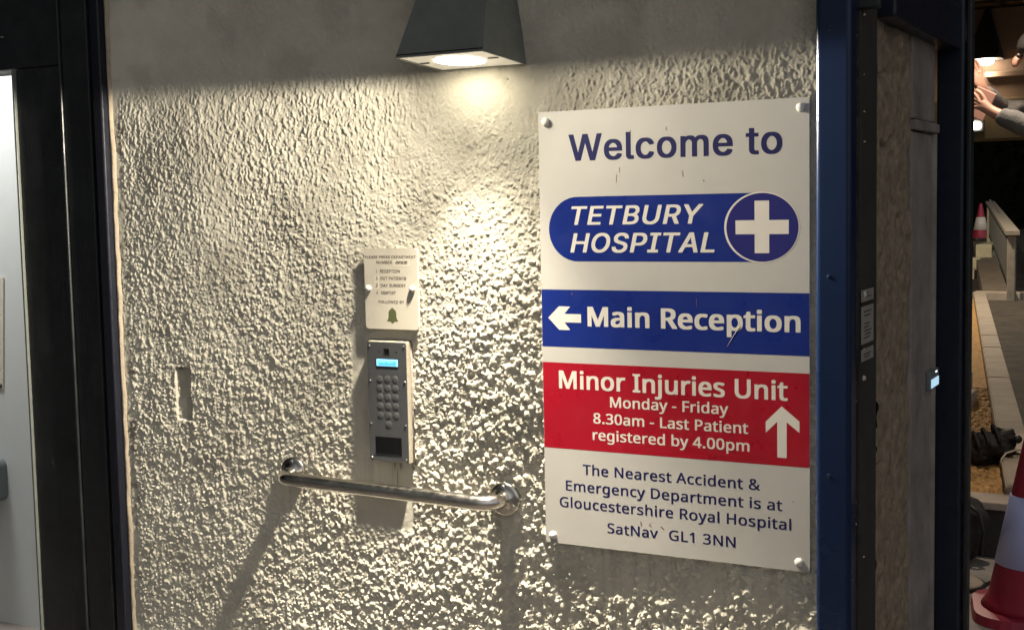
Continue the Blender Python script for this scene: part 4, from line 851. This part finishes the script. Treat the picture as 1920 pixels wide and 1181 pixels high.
box('flat_block', -1.80, -1.47, 6.55, 6.75, .17, .275, M['coping'], bl, bevel=.012)

# stepped white wall far off
sw_ = empty('stepped_wall', (-3.9, 22, 0), 'white block wall stepping down beside the far railing', 'wall')
for x0, x1, y0, y1, z0, z1 in ((-3.87, -3.60, 21.6, 24.5, .30, .72), (-4.02, -3.73, 21.2, 21.55, .12, .50), (-4.06, -3.73, 20.6, 21.15, .10, .33), (-4.45, -4.06, 21.2, 21.6, .12, .44)):
    box('step_block', x0, x1, y0, y1, z0, z1, M['whiteblock'], sw_, bevel=.015)
kb = empty('railing_kerb', (-3.2, 20, 0), 'pale kerb under the railing rising with the ramp', 'kerb')
bm = bmesh.new(); vs = []
for y, z, dx in ((16.63, .26, 0), (25.2, .66, 0)):
    xc = -2.386 - .1785 * (y - 15.12)
    for ddx, dz in ((-.32, -.25), (.02, -.25), (.02, 0), (-.32, 0)): vs.append(bm.verts.new((xc + ddx, y, z + dz)))
for i in range(4): bm.faces.new((vs[i], vs[(i + 1) % 4], vs[4 + (i + 1) % 4], vs[4 + i]))
bm.faces.new(vs[:4][::-1]); bm.faces.new(vs[4:]); bmesh.ops.recalc_face_normals(bm, faces=bm.faces)
from_bm('kerb_stone', bm, mat('brown_kerb', (.17, .135, .10), .9, var=.3, vscale=4), kb)

# railing
rl = empty('ramp_railing', (-3, 20, .25), 'grey timber railing with dark vertical bars beside the ramp', 'railing')
def rp(y, off=0): return -2.386 - .1785 * (y - 15.12) + off
def rz2(y): return .25 + .41 * (y - 15.2) / 9.8 if y > 15.2 else .25
RY0, RY1 = 15.2, 25.0
box('post', rp(RY0) - .055, rp(RY0) + .045, RY0 - .05, RY0 + .05, .18, 1.075, M['timber'], rl, bevel=.008)
box('post', rp(RY1) - .05, rp(RY1) + .05, RY1 - .05, RY1 + .05, .5, 1.40, M['whiteblock'], rl, bevel=.008)
bm = bmesh.new(); vs = []
for y, z in ((RY0 - .12, 1.075), (RY1 + .1, 1.405)):
    for dx, dz in ((-.085, 0), (.085, 0), (.085, .05), (-.085, .05)): vs.append(bm.verts.new((rp(y) + dx, y, z + dz)))
for i in range(4): bm.faces.new((vs[i], vs[(i + 1) % 4], vs[4 + (i + 1) % 4], vs[4 + i]))
bm.faces.new(vs[:4][::-1]); bm.faces.new(vs[4:]); bmesh.ops.recalc_face_normals(bm, faces=bm.faces)
from_bm('top_rail', bm, M['timber'], rl)
bm = bmesh.new(); vs = []
for y, z in ((RY0 + .05, .36), (RY1 - .05, .76)):
    for dx, dz in ((-.02, 0), (.02, 0), (.02, .05), (-.02, .05)): vs.append(bm.verts.new((rp(y) + dx, y, z + dz)))
for i in range(4): bm.faces.new((vs[i], vs[(i + 1) % 4], vs[4 + (i + 1) % 4], vs[4 + i]))
bmesh.ops.recalc_face_normals(bm, faces=bm.faces); from_bm('bottom_rail', bm, M['bars'], rl)
b0 = None
for i in range(80):
    y = RY0 + .17 + i * .121
    zb = .38 + .40 * (y - RY0) / 9.8
    if b0 is None:
        bm = bmesh.new(); bm_box(bm, -.012, .012, -.022, .022, 0, .715); b0 = from_bm('bar', bm, M['bars']); o = b0
    else:
        o = b0.copy(); COL.objects.link(o)
    o.parent = rl; o.matrix_parent_inverse = Matrix.Translation(rl.location).inverted(); o.location = (rp(y), y, zb)

# traffic cones
def cone(x, y, z, label, sleeve, rzz=.3, tilt=0, h=.75):
    t = empty('traffic_cone', (x, y, z), label, 'traffic cone', 'traffic cones')
    k = h / .75
    prism_pts = rounded_rect(-.225 * k, .225 * k, -.225 * k, .225 * k, .13 * k)
    bm = bmesh.new()
    rr = Matrix.Rotation(rzz, 3, 'Z')
    lo = [bm.verts.new(Vector((x, y, z + .001)) + rr @ Vector((a, b, 0))) for a, b in prism_pts]
    hi = [bm.verts.new(Vector((x, y, z + .035 * k)) + rr @ Vector((a * .97, b * .97, 0))) for a, b in prism_pts]
    n = len(lo)
    bm.faces.new(lo[::-1]); bm.faces.new(hi)
    for i in range(n): bm.faces.new((lo[i], lo[(i + 1) % n], hi[(i + 1) % n], hi[i]))
    from_bm('base', bm, M['shoe'] if h < .7 or sleeve == M['conewhite2'] else M['conered'], t)
    def rad(s): return (.180 - .152 * s) * k        # s = 0 at the base, 1 at the tip
    lathe('body', [(rad(0) + .012 * k, .034 * k), (rad(.03), .06 * k)] + [(rad(s), h * s) for s in (.1, .2, .4, .6, .8, .97)] + [(rad(1) * .8, h), (rad(1) * .5, h)], (x, y, z), M['conered'], t, 'z', 40)
    lathe('sleeve', [(rad(.27) + .001, h * .27), (rad(.27) + .004, h * .272), (rad(.62) + .004, h * .618), (rad(.62) + .001, h * .62)], (x, y, z), sleeve, t, 'z', 40)
    return t
cone(-.612, 2.66, 0, 'large red and white traffic cone standing on the pavement in front of the kerb', M['conewhite'], .2)
cone(-4.48, 26, .66, 'small distant red and white cone beside the far end of the railing', M['conewhite2'], .5)

# black bag on the gravel with a handle and cable
bg = empty('tool_bag', (-1.03, 4.7, .2), 'crumpled black tool bag with a stubby handle lying on the ochre gravel', 'bag')
bm = bmesh.new(); bmesh.ops.create_icosphere(bm, subdivisions=4, radius=1)
g = np.random.default_rng(3)
ph = g.uniform(0, 6.28, 12)
mt = Matrix.Translation((-1.065, 4.62, .275)) @ Matrix.Rotation(R(-22), 4, 'Y') @ Matrix.Rotation(.3, 4, 'Z')
for v in bm.verts:
    c = v.co.copy()
    f = 1 + .10 * math.sin(6 * c.x + ph[0] + 3 * c.z) + .07 * math.sin(11 * c.y + ph[1] + 5 * c.x) + .05 * math.sin(17 * c.z + ph[2] + 9 * c.x)
    v.co = mt @ Vector((c.x * .135 * f, c.y * .16 * f, math.copysign(abs(c.z) ** .8, c.z) * .080 * f))
from_bm('body', bm, M['bag'], bg, True)
for dx, dy in ((-.07, -.02), (-.02, -.05), (.035, -.02)):
    pts = [mt @ Vector((dx + .02 * math.sin(t * 2), -.17 * math.cos(R(180 * t)) + dy * .2, .02 + .082 * math.sin(R(180 * t)))) for t in np.linspace(0.02, .98, 10)]
    tube('strap', pts, .009, M['bag'], bg, 6)
tube('handle', [(-1.005, 4.60, .325), (-.975, 4.58, .338), (-.94, 4.57, .335)], [.016, .014, .014], M['bag'], bg, 12)
lathe('knob', [(.004, -.022), (.019, -.016), (.023, 0), (.019, .016), (.004, .022)], (-.925, 4.57, .333), M['shoe'], bg, 'y', 16)
tube('loop', [(-1.00, 4.62, .33), (-.985, 4.62, .36), (-1.03, 4.62, .375), (-1.06, 4.64, .35)], .008, M['bag'], bg, 8)
tag(tube('cable', [(-.985, 4.42, .215), (-.983, 4.43, .25), (-.965, 4.45, .278), (-.93, 4.5, .286), (-.88, 4.6, .281), (-.80, 4.8, .262), (-.7, 5.0, .245)], .005, M['cable'], None, 8), 'thin white cable curling over the coping next to the black tool bag', 'cable')

# rucksack against the kerb
rk = empty('rucksack', (-.98, 3.33, 0), 'black rucksack slumped against the dark kerb face', 'bag')
bm = bmesh.new(); bmesh.ops.create_icosphere(bm, subdivisions=4, radius=1)
for v in bm.verts:
    c = v.co
    f = 1 + .06 * math.sin(7 * c.x + 2 * c.z) + .05 * math.sin(9 * c.z + 3 * c.y)
    v.co = Vector((-.995 + c.x * .115 * f, 3.33 + c.y * .085 * f, .150 + math.copysign(abs(c.z) ** .75, c.z) * .148 * f))
from_bm('body', bm, M['bag'], rk, True)
tube('strap', [(-.96 , 3.26, .27), (-.905, 3.245, .24), (-.885, 3.25, .15), (-.90, 3.26, .05)], .010, M['shoe'], rk, 8)
prism('pocket', rounded_rect(-1.06, -.93, .05, .16, .025), 3.232, 3.26, M['bag'], rk)
# round access cover with cable coil
ac = empty('base_plate', (-.93, 2.95, 0), 'round pale base plate lying on the pavement by the rucksack', 'plate')
lathe('plate', [(.115, .001), (.115, .014), (.105, .020), (.02, .022)], (-.955, 2.95, 0), M['coping'], ac, 'z', 40)
lathe('rim', [(.112, .0135), (.119, .015), (.121, .006), (.117, .002)], (-.955, 2.95, 0), M['shoe'], ac, 'z', 40)
tag(tube('power_cable', [(-1.10, 2.86, .010), (-1.0, 2.815, .010), (-.90, 2.825, .010), (-.84, 2.89, .010), (-.835, 2.97, .010), (-.80, 3.05, .010)], .007, M['shoe'], None, 8), 'black cable curving round the pale base plate on the pavement', 'cable')

# black leafy backdrop, added to block the sky and keep the night dark
bm = bmesh.new()
core = [bm.verts.new((x, 33 + random.uniform(-.4, .4), z)) for x in np.linspace(-26, 10, 37) for z in (0.3, 8 + random.uniform(-.8, .8))]
for i in range(36): bm.faces.new((core[2 * i], core[2 * i + 2], core[2 * i + 3], core[2 * i + 1]))
for i in range(9000):
    x = random.uniform(-26, 10); z = random.uniform(.5, 8.6) ; y = 32.6 - random.random() * 1.2
    s = random.uniform(.08, .22); q = Quaternion((random.gauss(0, 1), random.gauss(0, 1), random.gauss(0, 1), random.gauss(0, 1))).normalized()
    vs = [bm.verts.new(Vector((x, y, z)) + q @ Vector(c)) for c in ((-s, 0, 0), (0, -s * .5, 0), (s, 0, 0), (0, s * .5, 0))]
    bm.faces.new(vs)
tag(from_bm('backdrop', bm, M['leaf']), 'tall black leafy backdrop added to block the sky beyond the garden', 'backdrop', kind='stuff')

# ================================================================== COVERED PASSAGE WITH LIT SOFFIT
cv = empty('covered_passage', (-.2, 6.5, 0), 'covered passage with a brown lit soffit and khaki lintel over the garden', 'canopy')
box('lintel', -1.75, 3.2, 6.50, 6.75, 1.950, 2.22, M['lintel'], cv, bevel=.01)
box('back_wall', -1.75, 3.2, 6.56, 6.70, 2.222, 2.80, M['soffit'], cv)
box('ledge', -1.40, 3.2, 6.47, 6.555, 2.352, 2.385, M['soffit'], cv, bevel=.004)
sf = box('soffit', -1.75, 3.2, 3.3, 6.75, 2.815, 2.90, M['soffit'], cv)
for i in range(13): box('batten', -1.72, 3.1, 3.62 + i * .22, 3.65 + i * .22, 2.797, 2.813, M['batten'], sf)
for i in range(11): box('batten', -1.60 + i * .3, -1.575 + i * .3, 3.35, 6.5, 2.800, 2.812, M['batten'], sf)
box('fascia', -1.75, 3.2, 3.24, 3.29, 2.72, 3.05, M['batten'], cv)
box('pillar', -1.98, -1.76, 6.48, 6.74, .16, 2.9, M['lintel'], cv)
box('pillar', 2.98, 3.2, 6.48, 6.74, .16, 1.948, M['lintel'], cv)
box('side_beam', -1.98, -1.76, 3.24, 6.47, 2.52, 3.05, M['batten'], cv)
box('pillar', -1.98, -1.76, 4.36, 4.58, .16, 2.518, M['batten'], cv)
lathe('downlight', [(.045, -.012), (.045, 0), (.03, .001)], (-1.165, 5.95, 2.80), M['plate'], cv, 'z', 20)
lathe('downlight', [(.045, -.012), (.045, 0), (.03, .001)], (-.90, 3.62, 2.80), M['led2'], cv, 'z', 20)  # unseen fitting, added with the spot below to light sleeves and hands
spot('added_downlight', (-.90, 3.62, 2.78), 95, (1, .84, .66), (-.02, .10, -1), 75, .6, .04)

make_lamp('wall_lamp', -1.395, 6.555, 2.465, M['led2'], 'dark square wall lamp shining behind the raised hands under the soffit', 'square wall lamps', (.012, .03, .34), 4.0, 'black')  # same model as the near lamp, its shade put into the black shell
bk = empty('bulkhead_light', (-1.46, 6.45, 2.03), 'small bright bulkhead light on the khaki lintel below the phone', 'lamp')
box('casing', -1.52, -1.40, 6.44, 6.499, 2.005, 2.085, M['blackmetal'], bk, bevel=.008)
prism('lens', rounded_rect(-1.505, -1.415, 2.018, 2.068, .02), 6.425, 6.4395, emit('bulkhead_glow', (1, .95, .85), 14), bk)
area('far_lamp_light', (-1.395, 6.42, 2.40), 1.2, .10, (1, .80, .60))
spot('far_lamp_beam', (-1.395, 6.40, 2.442), 420, (1, .82, .66), (.34, -2.4, -.42), 46, .8, .05)
area('bulkhead_lamp_light', (-1.46, 6.415, 2.043), 1.5, .06, (1, .92, .8), (.1, -1, -.3))

# ================================================================== PERSON ON THE LANDING
lg = empty('landing_block', (.1, 4, 0), 'raised concrete landing where the person in the grey hoodie stands', 'landing')
box('slab', -.715, 1.6, 3.63, 4.7, .10, .560, M['coping'], lg, bevel=.012)

def skin(name, verts, edges, radii, material, parent, sub=2, root=0):
    me = bpy.data.meshes.new(name); me.from_pydata([Vector(v) for v in verts], edges, [])
    o = bpy.data.objects.new(name, me); COL.objects.link(o)
    md = o.modifiers.new('skin', 'SKIN'); md.use_smooth_shade = True; md.branch_smoothing = .4
    for i, r in enumerate(radii):
        sv = me.skin_vertices[0].data[i]; sv.radius = r if isinstance(r, tuple) else (r, r)
        sv.use_root = (i == root)
    s = o.modifiers.new('sub', 'SUBSURF'); s.levels = sub; s.render_levels = sub
    dg = bpy.context.evaluated_depsgraph_get(); dg.update()
    m2 = bpy.data.meshes.new_from_object(o.evaluated_get(dg), depsgraph=dg)
    bpy.data.objects.remove(o); bpy.data.meshes.remove(me)
    m2.name = name
    return link(name, m2, material, parent, True)

class Chain:
    def __init__(s): s.v = []; s.e = []; s.r = []
    def add(s, p, r, prev=None):
        s.v.append(tuple(p)); s.r.append(r); i = len(s.v) - 1
        if prev is not None: s.e.append((prev, i))
        return i
    def run(s, pts, prev):
        for p, r in pts: prev = s.add(p, r, prev)
        return prev

pe = empty('person', (-.62, 4.0, .56), 'person in a grey hoodie and black beanie holding up a pale pink phone', 'person')
PX, PY = -.600, 3.98           # body axis; faces -x
G0 = .561
C = Chain()
hip = C.add((PX, PY, G0 + .90), (.13, .15))
ch = C.run([((PX - .03, PY, G0 + 1.10), (.10, .14)), ((PX - .06, PY, G0 + 1.30), (.11, .17)), ((PX - .075, PY, G0 + 1.42), (.09, .15))], hip)
nk = C.run([((PX - .12, PY, G0 + 1.50), .052)], ch)
hd = C.run([((PX - .175, PY, G0 + 1.585), (.062, .055)), ((PX - .182, PY, G0 + 1.66), (.090, .075)), ((PX - .167, PY, G0 + 1.735), (.082, .070))], nk)
for sgn in (-1, 1):
    lgp = C.run([((PX, PY + sgn * .10, G0 + .84), .088), ((PX - .01, PY + sgn * .11, G0 + .48), .058), ((PX + .02, PY + sgn * .11, G0 + .10), .038), ((PX - .07, PY + sgn * .12, G0 + .04), .036), ((PX - .14, PY + sgn * .125, G0 + .032), .026)], hip)
def hand(C, wrist, prev, d, up, side, curl, scale=1.0):
    """palm from the wrist along d, four fingers of unequal length that bend towards `side`, thumb off the edge `up`"""
    d = Vector(d).normalized(); up = Vector(up).normalized(); sd = Vector(side).normalized(); w = Vector(wrist)
    pm = C.add(w + d * .045 * scale, (.020 * scale, .026 * scale), prev)
    for k, (off, ln) in enumerate(((.027, .070), (.009, .080), (-.009, .074), (-.027, .058))):
        base = w + d * .088 * scale + up * off * scale
        i = C.add(base, .0105 * scale, pm)
        dd = d.copy(); p = base
        for q in range(3):
            dd = (dd + sd * (curl * (q + 1) * .45)).normalized()
            p = p + dd * ln * scale * (.42, .33, .25)[q]
            i = C.add(p, (.0092, .0086, .0072)[q] * scale, i)
    t = C.add(w + d * .035 * scale + up * .030 * scale, .012 * scale, pm)
    t = C.add(w + d * .062 * scale + up * .052 * scale + sd * .006, .0105 * scale, t)
    C.add(w + d * .090 * scale + up * .058 * scale + sd * .016, .0088 * scale, t)
# far arm: hand raised high behind the tablet
SH = [Vector((PX - .07, PY + .19, G0 + 1.42)), Vector((PX - .08, PY - .19, G0 + 1.40))]
W_far = Vector((-1.023, 3.95, 2.093)); E_far = Vector((-.970, 4.19, 1.995))
W_near = Vector((-.935, 3.66, 1.965)); E_near = Vector((-.715, 3.62, 1.860))
a = C.run([(SH[0], .058), ((SH[0] + E_far) / 2, .047), (E_far, .041), ((E_far * .5 + W_far * .5), .036), (W_far, .027)], ch)
hand(C, W_far, a, (-.32, -.04, .95), (-.75, -.5, -.2), (-.6, -.6, .1), .22, .98)
a = C.run([(SH[1], .058), ((SH[1] + E_near) / 2, .047), (E_near, .041), ((E_near * .5 + W_near * .5), .036), (W_near, .027)], ch)
hand(C, W_near, a, (-.80, .02, .58), (.1, .05, 1), (-.35, .75, -.3), .20, .98)
skin('body', C.v, C.e, C.r, M['skin'], pe, 2, hip)
# nose, eyes, mouth line, ear
hx, hz = PX - .182, G0 + 1.66
for sgn in (-1, 1):
    lathe('eye', [(.002, -.010), (.010, -.006), (.012, 0), (.010, .006), (.002, .010)], (hx - .078, PY + sgn * .032, hz + .012), M['eye'], pe, 'y', 12)
    bm = bmesh.new(); bmesh.ops.create_icosphere(bm, subdivisions=2, radius=1)
    for v in bm.verts: v.co = Vector((hx + .012 + v.co.x * .020, PY + sgn * .078 + v.co.y * .008, hz + v.co.z * .032))
    from_bm('ear', bm, M['skin'], pe, True)
bm = bmesh.new(); bmesh.ops.create_icosphere(bm, subdivisions=2, radius=1)
for v in bm.verts: v.co = Vector((hx - .092 + v.co.x * .020 - .006 * (v.co.z < 0), PY + v.co.y * .013, hz - .012 + v.co.z * .026))
from_bm('nose', bm, M['skin'], pe, True)
# clothing
C = Chain()
hp = C.add((PX, PY, G0 + .76), (.160, .185))
hp = C.run([((PX - .005, PY, G0 + .92), (.155, .182))], hp)
c1_ = C.run([((PX - .03, PY, G0 + 1.08), (.135, .175)), ((PX - .06, PY, G0 + 1.29), (.140, .195)), ((PX - .075, PY, G0 + 1.41), (.115, .175))], hp)
C.run([((PX - .09, PY, G0 + 1.475), (.078, .078))], c1_)
for sh, el, wr in ((SH[0], E_far, W_far), (SH[1], E_near, W_near)):
    mid = (sh + el) / 2 + Vector((0, 0, -.01))
    pts = [(sh + Vector((0, 0, .0)), .076), (mid, .066), (el, .060)]
    for k, t in enumerate((.2, .38, .55, .72, .86)):
        pts.append((el.lerp(wr, t) + Vector((0, 0, .005 * (-1) ** k)), (.056, .050, .053, .043, .046)[k]))
    C.run(pts, c1_)
skin('hoodie', C.v, C.e, C.r, M['hoodie'], pe, 2, 0)
C = Chain()
hp = C.add((PX, PY, G0 + .92), (.150, .175))
for sgn in (-1, 1):
    C.run([((PX, PY + sgn * .10, G0 + .80), .105), ((PX - .01, PY + sgn * .11, G0 + .48), .078), ((PX + .02, PY + sgn * .11, G0 + .09), .062)], hp)
skin('trousers', C.v, C.e, C.r, M['trousers'], pe, 2, hp)
for sgn in (-1, 1):
    bm = bmesh.new(); bmesh.ops.create_icosphere(bm, subdivisions=3, radius=1)
    for v in bm.verts: v.co = Vector((PX - .055 + v.co.x * .14, PY + sgn * .12 + v.co.y * .05, G0 + .002 + max(v.co.z * .085 + .02, 0)))
    from_bm('shoe', bm, M['shoe'], pe, True)
bm = bmesh.new(); bmesh.ops.create_icosphere(bm, subdivisions=3, radius=1)
for v in bm.verts:
    c = v.co; v.co = Vector((hx + .014 + c.x * .106, PY + c.y * .092, hz + .050 + max(c.z, -.25) * .092))
from_bm('beanie', bm, M['knit'], pe, True)

tb = empty('phone', (-1.0, 3.8, 2.0), 'phone in a pale pink case held up in both hands', 'phone')
mt = Matrix.Translation((-1.000, 3.80, 2.010)) @ Matrix.Rotation(R(-8), 4, 'Z') @ Matrix.Rotation(R(27), 4, 'Y')
bm = bmesh.new(); bm_box(bm, -.052, .045, -.006, .006, -.068, .068, .004, 2, mt); from_bm('case', bm, M['tablet'], tb)
bm = bmesh.new(); bm_box(bm, -.046, .039, .0065, .0080, -.062, .062, 0, 2, mt); from_bm('screen', bm, M['glossblack'], tb)

# ================================================================== LIGHT, AIR, CAMERA
area('assumed_lobby_light', (-4.3, .42, 2.66), 36, .5, (1, 1, .98), (0, .25, -1))  # assumed lamp out of view, added to light the white lobby wall
sp = bpy.data.lights.new('assumed_outdoor_light', 'POINT'); sp.energy = 1350; sp.color = (1, .84, .62); sp.shadow_soft_size = .12  # assumed unseen source without a fitting, added to light the far kerbs and cone
so = bpy.data.objects.new('assumed_outdoor_light', sp); COL.objects.link(so); so.location = (-4.2, 13.5, 5.2)

w = bpy.data.worlds.new('World'); scene.world = w; w.use_nodes = True
nt = w.node_tree; N = nt.nodes; Lk = nt.links
bgn = N['Background']; tc = N.new('ShaderNodeTexCoord'); sx = N.new('ShaderNodeSeparateXYZ')
Lk.new(tc.outputs['Generated'], sx.inputs[0])
mr_ = N.new('ShaderNodeMapRange'); mr_.inputs[1].default_value = 1; mr_.inputs[2].default_value = -.35; mr_.inputs[3].default_value = 1; mr_.inputs[4].default_value = .06
dt = N.new('ShaderNodeVectorMath'); dt.operation = 'DOT_PRODUCT'; dt.inputs[1].default_value = (.70, -.66, .27)
Lk.new(tc.outputs['Generated'], dt.inputs[0]); Lk.new(dt.outputs['Value'], mr_.inputs[0])
bgn.inputs['Color'].default_value = (.95, .97, 1.0, 1)
mu = N.new('ShaderNodeMath'); mu.operation = 'MULTIPLY'; mu.inputs[1].default_value = .56
pw = N.new('ShaderNodeMath'); pw.operation = 'POWER'; pw.inputs[1].default_value = 2.6
Lk.new(mr_.outputs[0], pw.inputs[0]); Lk.new(pw.outputs[0], mu.inputs[0]); Lk.new(mu.outputs[0], bgn.inputs['Strength'])

cd = bpy.data.cameras.new('camera'); cam = bpy.data.objects.new('camera', cd); COL.objects.link(cam)
cd.sensor_width = 36; cd.lens = 46.04; cd.clip_end = 500; cd.clip_start = .02
cam.matrix_world = Matrix(((.878245, -.022606, .477676, 0), (.477777, .084003, -.874456, -2.5565), (-.020358, .996209, .084576, 1.6), (0, 0, 0, 1)))
scene.camera = cam
vs_ = scene.view_settings; vs_.view_transform = 'Standard'; vs_.look = 'None'; vs_.gamma = 1; vs_.use_curve_mapping = False; vs_.exposure = 0
scene.cycles.use_denoising = True
scene.cycles.max_bounces = 6; scene.cycles.sample_clamp_indirect = 6
